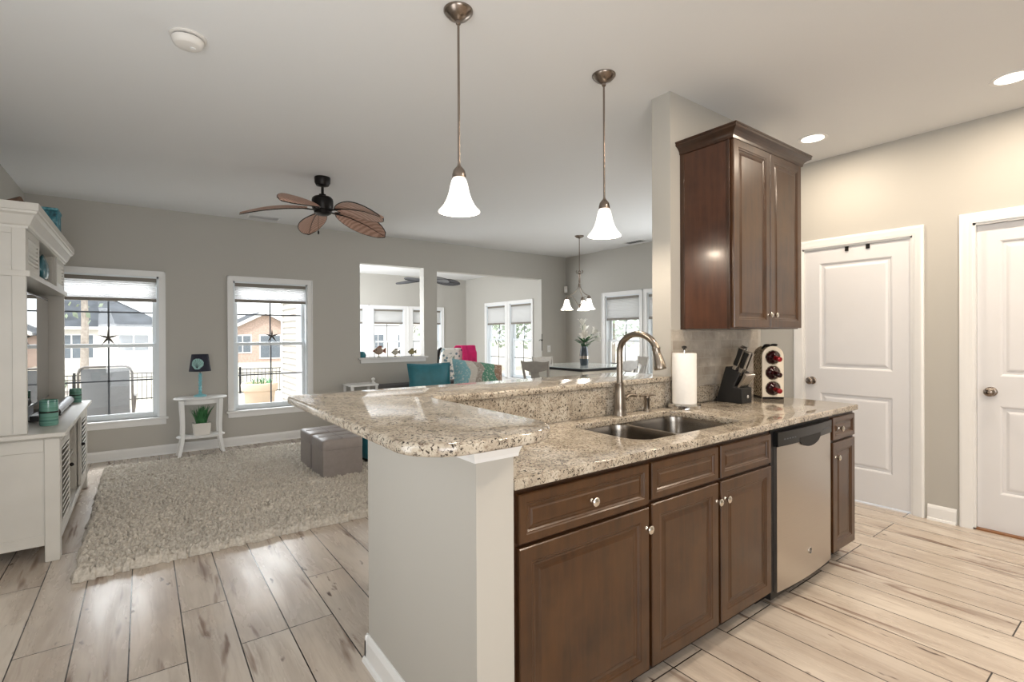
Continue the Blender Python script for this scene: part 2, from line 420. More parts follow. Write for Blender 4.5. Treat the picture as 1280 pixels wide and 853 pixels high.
# ------------------------------------------------------------------ windows
NW = [0]
def window(axis, uv, cas_l=.062, cas_r=.062, grid=True):
    NW[0] += 1
    u0, u1, z0, z1 = uv; wdt = u1-u0; um = (u0+u1)/2
    if axis == 'y0': loc, rz = (um, YF, 0), 0
    elif axis == 'y1': loc, rz = (um, YB, 0), 0
    else: loc, rz = (XR, um, 0), -math.pi/2
    e = empty('window_%d' % NW[0], loc, rz); e['kind'] = 'structure'
    a = wdt/2; T = M['trim']
    mb = MB(); t = .018
    mb.box(-a-cas_l, -a, -t, 0, z0, z1+.062).box(a, a+cas_r, -t, 0, z0, z1+.062).box(-a, a, -t, 0, z1, z1+.062)
    mb.box(-a-cas_l, -a-cas_l+.012, -t-.007, -t, z0, z1+.062).box(a+cas_r-.012, a+cas_r, -t-.007, -t, z0, z1+.062).box(-a-cas_l, a+cas_r, -t-.007, -t, z1+.05, z1+.062)
    part('window_casing', mb, T, e)
    mb = MB().box(-a-cas_l-.02, a+cas_r+.02, -.05, .05, z0-.022, z0).box(-a-cas_l, a+cas_r, -.016, 0, z0-.085, z0-.022)
    part('window_sill', mb, T, e, bevel=.004)
    mb = MB()                                             # vinyl jamb
    mb.box(-a, -a+.02, 0, .13, z0, z1).box(a-.02, a, 0, .13, z0, z1).box(-a, a, 0, .13, z1-.02, z1).box(-a, a, .05, .13, z0, z0+.025)
    part('window_frame', mb, M['vinyl'], e)
    zm = (z0+z1)/2+.02
    for nm, s0, s1, d0 in (('lower_sash', z0+.02, zm+.02, .055), ('upper_sash', zm-.02, z1-.015, .088)):
        b = a-.018; f = .042; d1 = d0+.03
        mb = MB().box(-b, -b+f, d0, d1, s0, s1).box(b-f, b, d0, d1, s0, s1).box(-b+f, b-f, d0, d1, s1-f*.9, s1).box(-b+f, b-f, d0, d1, s0, s0+f)
        sa = part(nm, mb, M['vinyl'], e, bevel=.004)
        mb = MB(); zc = (s0+s1)/2
        mb.box(-.008, .008, d0+.012, d0+.02, s0+f, s1-f*.9).box(-b+f, b-f, d0+.012, d0+.02, zc-.008, zc+.008)
        part('muntin', mb, M['grid'], sa)
        part('pane', MB().box(-b+f, b-f, d0+.013, d0+.018, s0+f, s1-f*.9), M['glass'], sa)
    return e
def blind(axis, uv, zb, label):
    u0, u1, z0, z1 = uv; wdt = u1-u0; um = (u0+u1)/2
    if axis == 'y0': loc, rz = (um, YF, z1), 0
    elif axis == 'y1': loc, rz = (um, YB, z1), 0
    else: loc, rz = (XR, um, z1), -math.pi/2
    e = thing('cellular_shade', label, 'window shade', loc, rz, 'cellular shades over the windows'); a = wdt/2-.022; d0, d1 = .004, .046
    h = zb-z1
    part('headrail', MB().box(-a, a, d0, d1, -.062, -.0205), M['blind_rail'], e, bevel=.004)
    n = max(4, int((-.062-h-.035)/.019)); mb = MB()
    zs = np.linspace(-.062, h+.035, 2*n+1)
    front = [(d0+.003 if i % 2 else d0+.012, z) for i, z in enumerate(zs)]
    pts = front + [(d1-.004, zs[-1]), (d1-.004, zs[0])]
    mb.prism(pts, lambda p, q: (-a+.004, p, q), lambda p, q: (a-.004, p, q))
    part('fabric', mb, M['blind'], e)
    part('bottom_rail', MB().box(-a, a, d0, d1, h, h+.035), M['blind_rail'], e, bevel=.004)
window('y0', W1); blind('y0', W1, 1.735, 'taupe cellular shade half raised over window behind the white entertainment center')
window('y0', W2); blind('y0', W2, 1.765, 'taupe cellular shade at top of window beside the shell lamp')
window('x', DW1, .0725, .062); blind('x', DW1, 1.585, 'cellular shade on dining window seen above the kitchen faucet')
window('x', DW2, .062, .0725); blind('x', DW2, 1.585, 'narrow strip of shade on dining window beside the beige wall end')
window('x', SR1, .062, .09); blind('x', SR1, 1.58, 'shade on sunroom side window nearest the room corner')
window('x', SR2, .09, .062); blind('x', SR2, 1.58, 'shade on sunroom side window nearest the dining chairs')
window('y1', SB[0], .0725, .1075); blind('y1', SB[0], 1.605, 'sliver of shade at outer edge of the pass-through opening')
window('y1', SB[1], .1075, .1075); blind('y1', SB[1], 1.605, 'shade on sunroom window framed whole in the pass-through opening')
window('y1', SB[2], .1075, .062); blind('y1', SB[2], 1.605, 'shade on sunroom window partly hidden behind the wall post')
# pass-through ledge
struct('trim_3', MB().box(PT[0]-.03, PT[1]+.05, YF-.045, YF+WT+.02, PT[2]-.025, PT[2]).box(PT[0]-.0, PT[1]+.02, YF-.02, YF, PT[2]-.08, PT[2]-.025), M['trim'], bevel=.004)

# ------------------------------------------------------------------ doors
ND = [0]
def door(y0, y1, ztop, knob_y, recess, sill):
    ND[0] += 1
    e = empty('door_%d' % ND[0], (XD, (y0+y1)/2, 0)); e['kind'] = 'structure'
    mb = MB(); cw = .068
    p = [(0, 0), (.010, 0), (.012, .012), (.017, .02), (.017, .04), (.021, .05), (.021, .062), (.016, .068), (0, .068)]   # (out, across)
    X = XD
    def ring(o, a): return [(X-o, y0-a+.0, 0), (X-o, y0-a, ztop+a), (X-o, y1+a, ztop+a), (X-o, y1+a, 0)]
    mb.loft([ring(o, a) for o, a in p], closed=False)
    part('door_casing', mb, M['trim'], e, world=True, smooth=40)
    mb = MB().box(X, X+.12, y0-.001, y0+.014, 0, ztop).box(X, X+.12, y1-.014, y1+.001, 0, ztop).box(X, X+.12, y0, y1, ztop-.014, ztop)
    part('door_jamb', mb, M['trim'], e, world=True)
    d = X+recess; a, b, z0, z1 = y0+.015, y1-.015, .012, ztop-.016
    st = .112; mid0, mid1 = .85, 1.05; br = .26
    mb = MB().box(d, d+.035, a, a+st, z0, z1).box(d, d+.035, b-st, b, z0, z1).box(d, d+.035, a+st, b-st, z0, br).box(d, d+.035, a+st, b-st, mid0, mid1).box(d, d+.035, a+st, b-st, z1-.115, z1)
    prof = [(0, -.03), (0, 0), (.008, -.004), (.014, -.012), (.03, -.012), (.045, -.004), (.055, -.003)]
    mp = lambda u, ww, o: (d-o, u, ww)
    mb.panel((a+st, b-st, br, mid0), prof, mp).panel((a+st, b-st, mid1, z1-.115), prof, mp)
    leaf = part('door_leaf', mb, M['door'], e, world=True)
    mb = MB().lathe([(.032, 0), (.032, .006), (.026, .01), (.012, .012), (.011, .035), (.02, .042), (.029, .052), (.03, .062), (.024, .072), (.01, .077), (.001, .078)], (d, knob_y, .945), 24, (-1, 0, 0))
    part('door_knob', mb, M['nickel_dark'], leaf, world=True, smooth=50)
    if sill: part('threshold', MB().box(X-.0, X+.06, y0, y1, 0, .011), M['sillwood'], e, world=True)
    return d
M['sillwood'] = plain('brown_wood_threshold', '8A5F3C', .45)
d1 = door(1.19, 1.95, 2.06, 1.925-.045, .012, False)
d2 = door(.05, .86, 2.09, .775, .035, True)
for yy, lab in ((1.62, 'small dark square hook over top of white door, nearer the brown cabinet'), (1.475, 'small dark square hook over top of white door, nearer the door casing')):
    mb = MB().box(d1-.006, d1-.0005, yy-.013, yy+.013, 2.008, 2.0435).box(d1-.012, d1-.006, yy-.011, yy+.011, 2.010, 2.02)
    solo('door_hook', mb, M['bronze'], lab, 'hook', (d1, yy, 2.01), bevel=.001, group='hooks over the white door')

# ------------------------------------------------------------------ kitchen peninsula
r = MB().rrect
bar_outer = []
def arc(cx, cy, rad, a0, a1, n=8): return [(cx+rad*math.cos(R(a0+(a1-a0)*k/n)), cy+rad*math.sin(R(a0+(a1-a0)*k/n))) for k in range(n+1)]
bx0, bx1, by0, by1, byi = .478, .938, .985, 2.24, 1.806
bar_outer = arc(bx0+.14, by0+.14, .14, 180, 270) + arc(bx1-.15, by0+.15, .15, 270, 360, 10) + arc(bx1+.03, byi-.03, .03, 180, 90, 4) + [(XS-.001, byi), (XS-.001, YS1+.002), (XS+.06, YS1+.002), (XS+.06, by1)] + arc(bx0+.05, by1-.05, .05, 90, 180, 4)
mb = slab(bar_outer, [], 1.06, 1.092, .011)
solo('bar_countertop', mb, M['granite'], 'raised L-shaped granite bar top with rounded corners on half wall', 'countertop', (bx0, by0, 1.06), smooth=35)
sk = (1.60, 2.40, 1.29, 1.72)
hole = MB().rrect(sk[0], sk[1], sk[2], sk[3], .09, 6)
CT0, CT1 = .881, .914
ct_out = [(.8735, 1.173)] + [(3.46, 1.173)] + arc(3.46, 1.193, .02, -90, 0, 4) + [(3.48, YS0-.0005), (.8765+.024, YS0-.0005), (.8765, YS0-.0005)]
ct_out = [(.877, 1.168)] + arc(3.46, 1.188, .02, -90, 0, 4) + [(3.48, YS0-.001), (.877, YS0-.001)]
mb = slab(ct_out, [hole], CT0, CT1, .006)
solo('kitchen_countertop', mb, M['granite'], 'lower granite worktop with sink cut-out above brown base cabinets', 'countertop', (.877, 1.168, CT0), smooth=35)
mb = MB().box(.8765, .899, 1.19, YS0-.02, CT1+.0005, 1.0595).box(.899, XS+.0, YS0-.0225, YS0+.0215, CT1+.0005, 1.0595)
mb = MB().box(.8765, .899, 1.19, YS0-.001, CT1+.0005, 1.0595).box(.8765, XS-.001, YS0-.001, YS0+.0215, CT1+.0005, 1.0595)
solo('granite_backsplash', mb, M['granite'], 'upright speckled granite strip between worktop and raised bar', 'backsplash', (.8765, 1.19, CT1))
mb = MB().box(XS+.001, 3.54, YS0-.012, YS0-.0005, CT1+.102, 1.368)
solo('tile_backsplash', mb, M['tile'], 'grey stone subway tile on wall below the brown wall cabinet', 'backsplash', (XS, YS0, CT1))
mb = MB().box(XS+.012, 3.478, YS0-.022, YS0-.0005, CT1+.0005, CT1+.1015)
solo('granite_upstand', mb, M['granite'], 'low granite upstand under stone tile behind the knife block', 'backsplash', (XS+.012, YS0, CT1), bevel=.003)
# sink
e = thing('kitchen_sink', 'double bowl stainless steel sink set under granite worktop', 'sink', ((sk[0]+sk[1])/2, (sk[2]+sk[3])/2, .70))
xm = 1.985
bowls = [(sk[0]-.012, xm-.012, sk[2]-.012, sk[3]+.012), (xm+.012, sk[1]+.012, sk[2]-.012, sk[3]+.012)]
rim = slab(MB().rrect(sk[0]-.04, sk[1]+.04, sk[2]-.04, sk[3]+.04, .1, 6), [MB().rrect(*b, .085, 6) for b in bowls], CT0-.0055, CT0-.0005)
part('rim', rim, M['sinksteel'], e, world=True)
for b in bowls:
    mb = MB(); rings = []
    for ins, z, rr in ((0, CT0-.0005, .085), (.004, CT0-.03, .085), (.012, .72, .08), (.022, .70, .07), (.045, .69, .05), (.09, .686, .04)):
        rings.append([(x, y, z) for x, y in MB().rrect(b[0]+ins, b[1]-ins, b[2]+ins, b[3]-ins, rr, 6)])
    mb.loft(rings, False, True)
    bo = part('bowl', mb, M['sinksteel'], e, world=True, smooth=50)
    bcx, bcy = (b[0]+b[1])/2, (b[2]+b[3])/2+.03
    part('drain', MB().lathe([(.045, .6865), (.045, .689), (.036, .689), (.03, .687), (.001, .6868)], (bcx, bcy, 0), 20), M['chrome'], bo, world=True, smooth=40)
# faucet
fx, fy = 2.03, 1.775
e = thing('kitchen_faucet', 'brushed nickel gooseneck faucet with pull-down spray head behind sink', 'faucet', (fx, fy, CT1))
mb = MB().lathe([(.034, 0), (.034, .006), (.031, .012), (.031, .04), (.029, .09), (.0245, .13), (.0225, .158), (.0235, .162), (.0235, .17), (.0185, .174), (.0165, .185)], (0, 0, 0), 28)
part('body', mb, M['nickel'], e, smooth=40)
path = [(0, 0, .17), (0, 0, .25), (0, 0, .335)]
for k in range(1, 15):
    a = R(k*163/14); rr = .118; path.append((0, -rr+rr*math.cos(a), .335+rr*.80*math.sin(a)))
part('neck', MB().tube(path, .0165, 16), M['nickel'], e, smooth=50)
p0 = Vector(path[-1]); dr = (Vector(path[-1])-Vector(path[-2])).normalized(); dr = Vector((0, -.25, -.97)).normalized()
part('spray_head', MB().lathe([(.0175, -.005), (.0205, .0), (.0205, .012), (.018, .016), (.021, .04), (.028, .085), (.031, .104), (.029, .11), (.015, .112)], p0, 24, dr), M['nickel'], e, smooth=40)
mb = MB().lathe([(.012, 0), (.013, .02), (.013, .035)], (.015, 0, .088), 16, (1, 0, 0)).tube([(.045, 0, .088), (.065, -.0, .098), (.09, -.003, .101), (.125, -.006, .094)], [.014, .0105, .0095, .008], 12)
part('lever', mb, M['nickel'], e, smooth=45)
e = thing('soap_dispenser', 'small brushed nickel soap pump standing beside the gooseneck faucet', 'soap dispenser', (2.255, 1.775, CT1))
part('base', MB().lathe([(.022, 0), (.022, .006), (.016, .012), (.0145, .06), (.017, .066), (.017, .078), (.01, .084)], (0, 0, 0), 20), M['nickel'], e, smooth=40)
part('spout', MB().tube([(-.06, 0, .088), (-.02, 0, .088), (0, 0, .088)], [.006, .0075, .011], 12).lathe([(.011, .078), (.012, .09), (.006, .097)], (0, 0, 0), 16).tube([(.005, 0, .088), (.035, -.002, .088), (.055, -.004, .086)], [.008, .006, .005], 10), M['nickel'], e, smooth=45)

# base cabinets
YC = 1.195                                        # carcass front
raised = [(0, -.018), (0, -.004), (.003, 0), (.045, 0), (.05, -.003), (.054, -.003), (.06, -.008), (.066, -.009), (.078, -.007), (.086, -.004), (.09, -.004)]
raised_s = [(0, -.018), (0, -.004), (.003, 0), (.026, 0), (.03, -.003), (.033, -.003), (.037, -.008), (.041, -.009), (.048, -.007), (.053, -.004), (.056, -.004)]
MPY = lambda yf: (lambda u, ww, o: (u, yf-o, ww))
def knob(parent, x, y, z):
    mb = MB().lathe([(.008, 0), (.008, .003), (.005, .006), (.0055, .012), (.012, .017), (.0155, .021), (.0155, .025), (.011, .029), (.001, .030)], (x, y, z), 20, (0, -1, 0))
    part('knob', mb, M['knob'], parent, world=True, smooth=45)
M['knob'] = plain('satin_nickel_knob', 'DAD5CC', .2, 1, .02)
def cab_front(e, nm, x0, x1, z0, z1, knobs=(), yc=YC, prof=raised):
    o = part(nm, MB().panel((x0, x1, z0, z1), prof, MPY(yc-.019)), M['cab'], e, world=True)
    for kx, kz in knobs: knob(o, kx, yc-.019, kz)
def carcass(e, x0, x1, z0=.095, z1=.8805, y0=YC, y1=YS0-.025, toe=True):
    part('carcass', MB().box(x0, x1, y0, y1, z0, z1), M['cab_dark'], e, world=True)
    if toe: part('toe_kick', MB().box(x0, x1, y0+.075, y0+.09, 0, z0), M['toe'], e, world=True)
e = thing('base_cabinet', 'brown base cabinet beside half wall, one wide drawer over one door', 'cabinet', (1.2, YC, 0), group='base cabinets under the granite worktop')
carcass(e, .878, 1.514)
cab_front(e, 'drawer', .900, 1.504, .712, .862, [(1.202, .788)], prof=raised_s)
cab_front(e, 'door', .900, 1.504, .1, .70, [(1.486, .628)])
e = thing('sink_cabinet', 'brown sink base cabinet, paired doors under two false drawer fronts', 'cabinet', (1.97, YC, 0), group='base cabinets under the granite worktop')
xa, xb = 1.5155, 2.436
part('carcass', MB().box(xa, xb, YC, YC+.02, .095, .8805).box(xa, xa+.018, YC+.02, YS0-.025, .095, .8805).box(xb-.018, xb, YC+.02, YS0-.025, .095, .8805).box(xa+.018, xb-.018, YC+.02, YS0-.025, .095, .113), M['cab_dark'], e, world=True)
part('toe_kick', MB().box(xa, xb, YC+.075, YC+.09, 0, .095), M['toe'], e, world=True)
cab_front(e, 'false_drawer', 1.522, 1.966, .722, .862, prof=raised_s); cab_front(e, 'false_drawer', 1.986, 2.42, .722, .862, prof=raised_s)
cab_front(e, 'door', 1.522, 1.966, .1, .708, [(1.948, .634)]); cab_front(e, 'door', 1.986, 2.42, .1, .708, [(2.012, .634)])
e = thing('base_cabinet', 'narrow brown base cabinet past the dishwasher at worktop end', 'cabinet', (3.27, YC, 0), group='base cabinets under the granite worktop')
carcass(e, 3.105, 3.458)
cab_front(e, 'drawer', 3.132, 3.436, .735, .865, [(3.2, .80)], prof=raised_s)
cab_front(e, 'door', 3.132, 3.436, .1, .722, [(3.155, .64)])
# dishwasher
e = thing('dishwasher', 'stainless steel dishwasher with black control strip between brown cabinets', 'dishwasher', (2.77, YC, 0))
part('tub', MB().box(2.4375, 3.1035, YC-.005, YS0-.03, .05, .8795), M['black_matte'], e, world=True)
part('toe_kick', MB().box(2.4375, 3.1035, YC+.07, YC+.09, 0, .05), M['toe'], e, world=True)
n = 16; yd = YC-.022; dx0, dx1 = 2.468, 3.082
def bow(x): t = (x-dx0)/(dx1-dx0)*2-1; return yd-.014*(1-t*t)
xs = np.linspace(dx0, dx1, n+1)
rr = [(x, bow(x)) for x in xs]; back = [(dx1, YC-.006), (dx0, YC-.006)]
part('door', MB().loft([[(x, y, z) for x, y in rr+back] for z in (.085, .79)]), M['steel'], e, world=True, smooth=30)
cp = part('control_panel', MB().loft([[(x, y-.006, z) for x, y in rr]+[(x, y, z) for x, y in back] for z in (.793, .862)]), M['black'], e, world=True, smooth=30)
hx = [x for x in xs if 2.66 < x < 2.93]
mb = MB()
pocket = [(2.67+.24*k/10, .795-.035*math.sin(math.pi*k/10)**.6) for k in range(11)]
mb.loft([[(x, bow(x)-.0075, z) for x, z in pocket]+[(x, bow(x)-.0075, .815) for x, z in pocket[::-1]], [(x, bow(x)+.004, z) for x, z in pocket]+[(x, bow(x)+.004, .815) for x, z in pocket[::-1]]])
part('handle_pocket', mb, M['black_matte'], e, world=True)
for x in [2.52+k*.024 for k in range(5)]+[2.95+k*.024 for k in range(4)]:
    part('button', MB().box(x, x+.015, bow(x)-.0072, bow(x)-.004, .822, .828), M['grid'], cp, world=True)
bx = 2.79; by = bow(bx)
bad = part('badge', MB().lathe([(.019, 0), (.019, .003), (.016, .0035), (.0155, .002), (.001, .002)], (bx, by, .212), 28, (0, -1, 0)), M['chrome'], e, world=True, smooth=40)
mb = MB().lathe([(.0135, .0022), (.0135, .0032), (.001, .0032)], (bx, by, .212), 24, (0, -1, 0))
part('emblem', mb, M['black'], bad, world=True)
def scriptline(pts, rad): return MB().tube([(bx+x, by-.0036, .212+z) for x, z in pts], rad, 6)
mb = scriptline([(-.002, .006), (-.006, .007), (-.008, .002), (-.007, -.004), (-.003, -.006), (-.002, -.001), (-.005, 0)], .0009)
mb.tube([(bx+x, by-.0036, .212+z) for x, z in [(.001, 0), (.005, .001), (.006, .005), (.003, .006), (.001, .001), (.003, -.005), (.007, -.005)]], .0009, 6)
part('monogram', mb, M['chrome'], bad, world=True)

# wall cabinet
UX0, UX1, UY, UZ0, UZ1 = 2.637, 3.465, 1.508, 1.372, 2.44
e = thing('wall_cabinet', 'tall two-door brown wall cabinet with crown moulding on beige wall', 'cabinet', (UX0, UY, UZ0))
part('carcass', MB().box(UX0, UX1, UY, YS0-.0005, UZ0, UZ1), M['cab_side'], e, world=True, bevel=.002)
part('face_frame', MB().box(UX0-.004, UX0+.03, UY-.004, UY+.016, UZ0-.002, UZ1).box(UX0-.004, UX0+.016, YS0-.03, YS0-.0005, UZ0-.002, UZ1), M['cab_dark'], e, world=True, bevel=.002)
xm_ = (UX0+UX1)/2
for x0, x1, kx in ((UX0+.008, xm_-.004, xm_-.032), (xm_+.004, UX1-.006, xm_+.035)):
    cab_front(e, 'door', x0, x1, UZ0+.006, UZ1-.004, [(kx, 1.455)], yc=UY-.005)
prof = [(0, UZ1-.012), (.008, UZ1-.010), (.01, UZ1+.004), (.016, UZ1+.014), (.026, UZ1+.024), (.04, UZ1+.032), (.046, UZ1+.036), (.046, UZ1+.048), (.05, UZ1+.05), (.05, UZ1+.058), (0, UZ1+.058)]
mb = MB().loft([[(UX0-o, YS0-.0005, z), (UX0-o, UY-.02-o, z), (UX1+o, UY-.02-o, z), (UX1+o, YS0-.0005, z)] for o, z in prof], True, True)
part('crown', mb, M['cab_dark'], e, world=True)

# ------------------------------------------------------------------ things on the worktop
M['paper'] = plain('white_paper', 'F2EFEA', .9, var=.02, scale=60)
px_, py_ = 2.515, 1.715
e = thing('paper_towel_holder', 'round brushed steel paper towel stand with black finial by beige wall end', 'paper towel holder', (px_, py_, CT1))
part('base', MB().lathe([(.088, 0), (.092, .004), (.092, .022), (.086, .028), (.012, .030), (.007, .032)], (0, 0, 0), 40), M['chrome'], e, smooth=40)
part('rod', MB().lathe([(.006, .03), (.006, .335)], (0, 0, 0), 12), M['chrome'], e, smooth=40)
part('finial', MB().lathe([(.006, .335), (.006, .34), (.014, .348), (.015, .355), (.008, .36), (.001, .361)], (0, 0, 0), 18), M['black'], e, smooth=45)
mb = MB().lathe([(.018, .0305), (.066, .0305), (.067, .033), (.067, .315), (.066, .318), (.018, .318), (.018, .0305)], (px_, py_, CT1), 40, cap0=False, cap1=False)
solo('paper_towel_roll', mb, M['paper'], 'white paper towel roll standing on the steel holder', 'paper towel', (px_, py_, CT1+.03), smooth=40)
# knife block : profile in (y, z), x across
kx0, kx1, kyb, kyf = 2.935, 3.05, 1.775, 1.60
e = thing('knife_block', 'black slanted wooden knife block standing in front of stone tile', 'knife block', ((kx0+kx1)/2, (kyb+kyf)/2, CT1))
prf = [(kyb, 0), (kyf, 0), (kyf, .095), (kyf+.055, .10), (kyf+.012, .188), (kyb-.068, .225)]
part('block', MB().prism(prf, lambda a, b: (kx0, a, CT1+b), lambda a, b: (kx1, a, CT1+b)), M['black_matte'], e, world=True, bevel=.004)
part('maker_plate', MB().lathe([(.011, 0), (.011, .0015), (.001, .002)], (3.0, kyf-.0002, CT1+.04), 20, (0, -1, 0)), M['chrome'], e, world=True)
M['kn'] = plain('knife_handle_steel', 'B9B4AD', .3, 1)
dirk = Vector((0, -.36, .93)).normalized()
def knife(x, y, z, ln, wd, label):
    p = Vector((x, y, z)); base = p
    e = thing('kitchen_knife', label, 'knife', base, group='knives in the block')
    q = Vector((0, 0, 0)); sd = Vector((0, .93, .36)).normalized()
    def sec(c, hw, ht):
        hw *= 1.25; return [c+Vector((hw, 0, 0))+sd*ht, c+Vector((-hw, 0, 0))+sd*ht, c+Vector((-hw, 0, 0))-sd*ht, c+Vector((hw, 0, 0))-sd*ht]
    part('bolster', MB().loft([sec(q+dirk*t, .007, wd*k) for t, k in ((-.03, .8), (.006, .8), (.016, 1))]), M['kn'], e, bevel=.002)
    part('handle', MB().loft([sec(q+dirk*t, .0085*k2, wd*k) for t, k, k2 in ((.016, .95, 1), (.03, 1.1, 1), (.07, .95, 1), (ln-.015, 1.2, 1), (ln-.008, 1.2, 1))]), M['black'], e, bevel=.003)
    part('end_cap', MB().loft([sec(q+dirk*t, .0088, wd*1.22) for t in (ln-.008, ln)]), M['kn'], e, bevel=.002)
    part('spine', MB().loft([sec(q+dirk*t-sd*(wd*1.22), .0075, .003) for t in (.016, ln-.004)]), M['kn'], e)
for i, (dx, dy, ln, wd, lb) in enumerate([(.020, .045, .135, .0145, 'black handled knife in rear slot on the paper towel side'), (.056, .05, .14, .0155, 'tallest black handled knife in middle rear slot of block'), (.020, .006, .125, .013, 'knife with steel backed handle in front slot, paper towel side'), (.056, .005, .12, .013, 'knife with steel backed handle in middle front slot')]):
    yy = kyb-.068-.095+dy+.0; zz = CT1+.188+(yy-(kyf+.012))/(kyb-.068-kyf-.012)*.037+.012
    knife(kx0+dx, yy, zz, ln, wd, lb)
e = thing('kitchen_shears', 'black handled kitchen shears standing in the knife block side slot', 'scissors', (kx0+.092, kyf+.065, CT1+.225), group='knives in the block')
for s_ in (-1, 1):
    loop = [Vector((s_*.004, .0, -.03))+dirk*.0, Vector((s_*.004, 0, 0))]
    pts = [dirk*(.055+.032*math.cos(a)) + Vector((s_*.008, 0, 0)) + Vector((0, .93, .36))*(s_*.019+.019*math.sin(a)) for a in np.linspace(0, 2*math.pi, 17)]
    part('handle', MB().tube(pts, .0055, 8).tube([dirk*-.03, dirk*.026+Vector((s_*.006, 0, 0))], .006, 8), M['black'], e, smooth=50)
for k in range(6):
    x = kx0+.012+k*.0182
    e = thing('steak_knife', 'slim steel steak knife, %s in the low front row of block' % ['first from paper towel side', 'second from paper towel side', 'third from paper towel side', 'third from wine rack side', 'second from wine rack side', 'first from wine rack side'][k], 'knife', (x, kyf+.028, CT1+.0985), group='steak knives in the block')
    sd = Vector((0, .8, .6)); dd = Vector((0, -.5, .87)).normalized()
    pts = [dd*t for t in (-.004, .03, .06, .095)]
    mb = MB().loft([[p+Vector((.0055, 0, 0))+sd*h, p+Vector((-.0055, 0, 0))+sd*h, p+Vector((-.0055, 0, 0))-sd*h, p+Vector((.0055, 0, 0))-sd*h] for p, h in zip(pts, (.008, .009, .0095, .012))])
    part('handle', mb, M['kn'], e, bevel=.0025)
# wine rack
wx, wy = 3.385, 1.665; nd = Vector((-.67, -.74, 0)).normalized(); ang = math.atan2(nd.y, nd.x)+math.pi/2   # local -y = front
e = thing('wine_rack', 'cream arched bottle tower with woven sides at worktop end', 'wine rack', (wx, wy, CT1), ang)
M['cream'] = plain('cream_enamel', 'E2D8C6', .4, var=.03)
def m_wicker():
    t = NT('woven_rattan'); v = t.coord(); w1 = t.node('ShaderNodeTexWave', bands_direction='DIAGONAL'); t.link(v, w1.inputs[0]); w1.inputs['Scale'].default_value = 22; w1.inputs['Distortion'].default_value = 6; w1.inputs['Detail Scale'].default_value = 3
    c = t.ramp(w1.outputs['Fac'], [(.2, srgb('5B4A36')), (.55, srgb('B7A384')), (.9, srgb('D3C3A6'))]); t.bump(w1.outputs['Fac'], .6, .006); return t.set(c, .7)
M['wicker'] = m_wicker()
wr, hh, dp = .066, .345, .15
def arch(s_, y, z0=0): 
    pts = [(-wr*s_, y, z0), (wr*s_, y, z0)]
    top = hh-wr*1.0
    return pts+[(wr*s_*math.cos(R(180*k/16)), y, top+wr*s_*math.sin(R(180*k/16))) for k in range(17)]
part('body', MB().loft([arch(1, -dp/2+.012), arch(1, dp/2)]), M['wicker'], e, smooth=40)
outer = [(x, z) for x, y, z in arch(1.03, 0)]
holes = [[(.047*math.cos(2*math.pi*k/24), zc+.047*math.sin(2*math.pi*k/24)) for k in range(24)] for zc in (.068, .171, .272)]
mb = slab(outer, holes, -.007, .007, .003)
bmesh.ops.rotate(mb.bm, verts=mb.bm.verts, cent=(0, 0, 0), matrix=Matrix.Rotation(R(90), 3, 'X'))
bmesh.ops.translate(mb.bm, verts=mb.bm.verts, vec=(0, -dp/2+.003, 0))
part('front_panel', mb, M['cream'], e, smooth=40)
M['dkred'] = plain('dark_red_lining', '3C0F12', .6)
part('foot_band', MB().loft([[(x*1.02, y, z) for x, y, z in ((-wr, -dp/2-.005, 0), (wr, -dp/2-.005, 0), (wr, dp/2, 0), (-wr, dp/2, 0))], [(x*1.02, y, .012) for x, y in ((-wr, -dp/2-.005), (wr, -dp/2-.005), (wr, dp/2), (-wr, dp/2))]]), M['bronze'], e)
part('handle', MB().tube([(-.05, -.03, hh-.02), (-.035, -.02, hh-.002), (-.01, 0, hh+.008), (.012, .01, hh+.008), (.035, .02, hh-.002), (.05, .03, hh-.02)], .007, 8).ball((-.022, -.04, hh+.006), .015, 1.5, 1, .6).ball((.024, -.035, hh+.008), .016, 1.5, 1, .6), M['bronze'], e, smooth=60, label='dark leaf-shaped handle')
M['foil'] = plain('red_bottle_foil', '8E1B22', .25, .3)
M['bottle'] = plain('dark_wine_glass', '2A0B0E', .08, 0, .1)
for zc, lab in ((.272, 'topmost wine bottle in the rack, red foil neck pointing out'), (.171, 'middle wine bottle in the rack, dark neck pointing out'), (.068, 'lowest wine bottle in the rack, red foil neck pointing out')):
    mz = Matrix.Rotation(ang, 3, 'Z'); bl = Vector((wx, wy, CT1+zc)) + mz @ Vector((0, -dp/2-.004, 0))
    e = thing('wine_bottle', lab, 'wine bottle', bl, ang, 'bottles in the rack')
    ax = Vector((.12, -1, -.12)).normalized(); zz = -.02
    part('glass', MB().lathe([(.038, -.012), (.043, -.004), (.042, .003), (.03, .012), (.018, .02), (.015, .03), (.0145, .045)], (0, 0, 0), 24, ax), M['bottle'], e, smooth=50)
    part('neck_foil', MB().lathe([(.0155, .03), (.0152, .07), (.0165, .072), (.0165, .082), (.013, .086), (.001, .0862)], (0, 0, 0), 20, ax), M['foil'] if zc != .171 else M['bottle'], e, smooth=50)

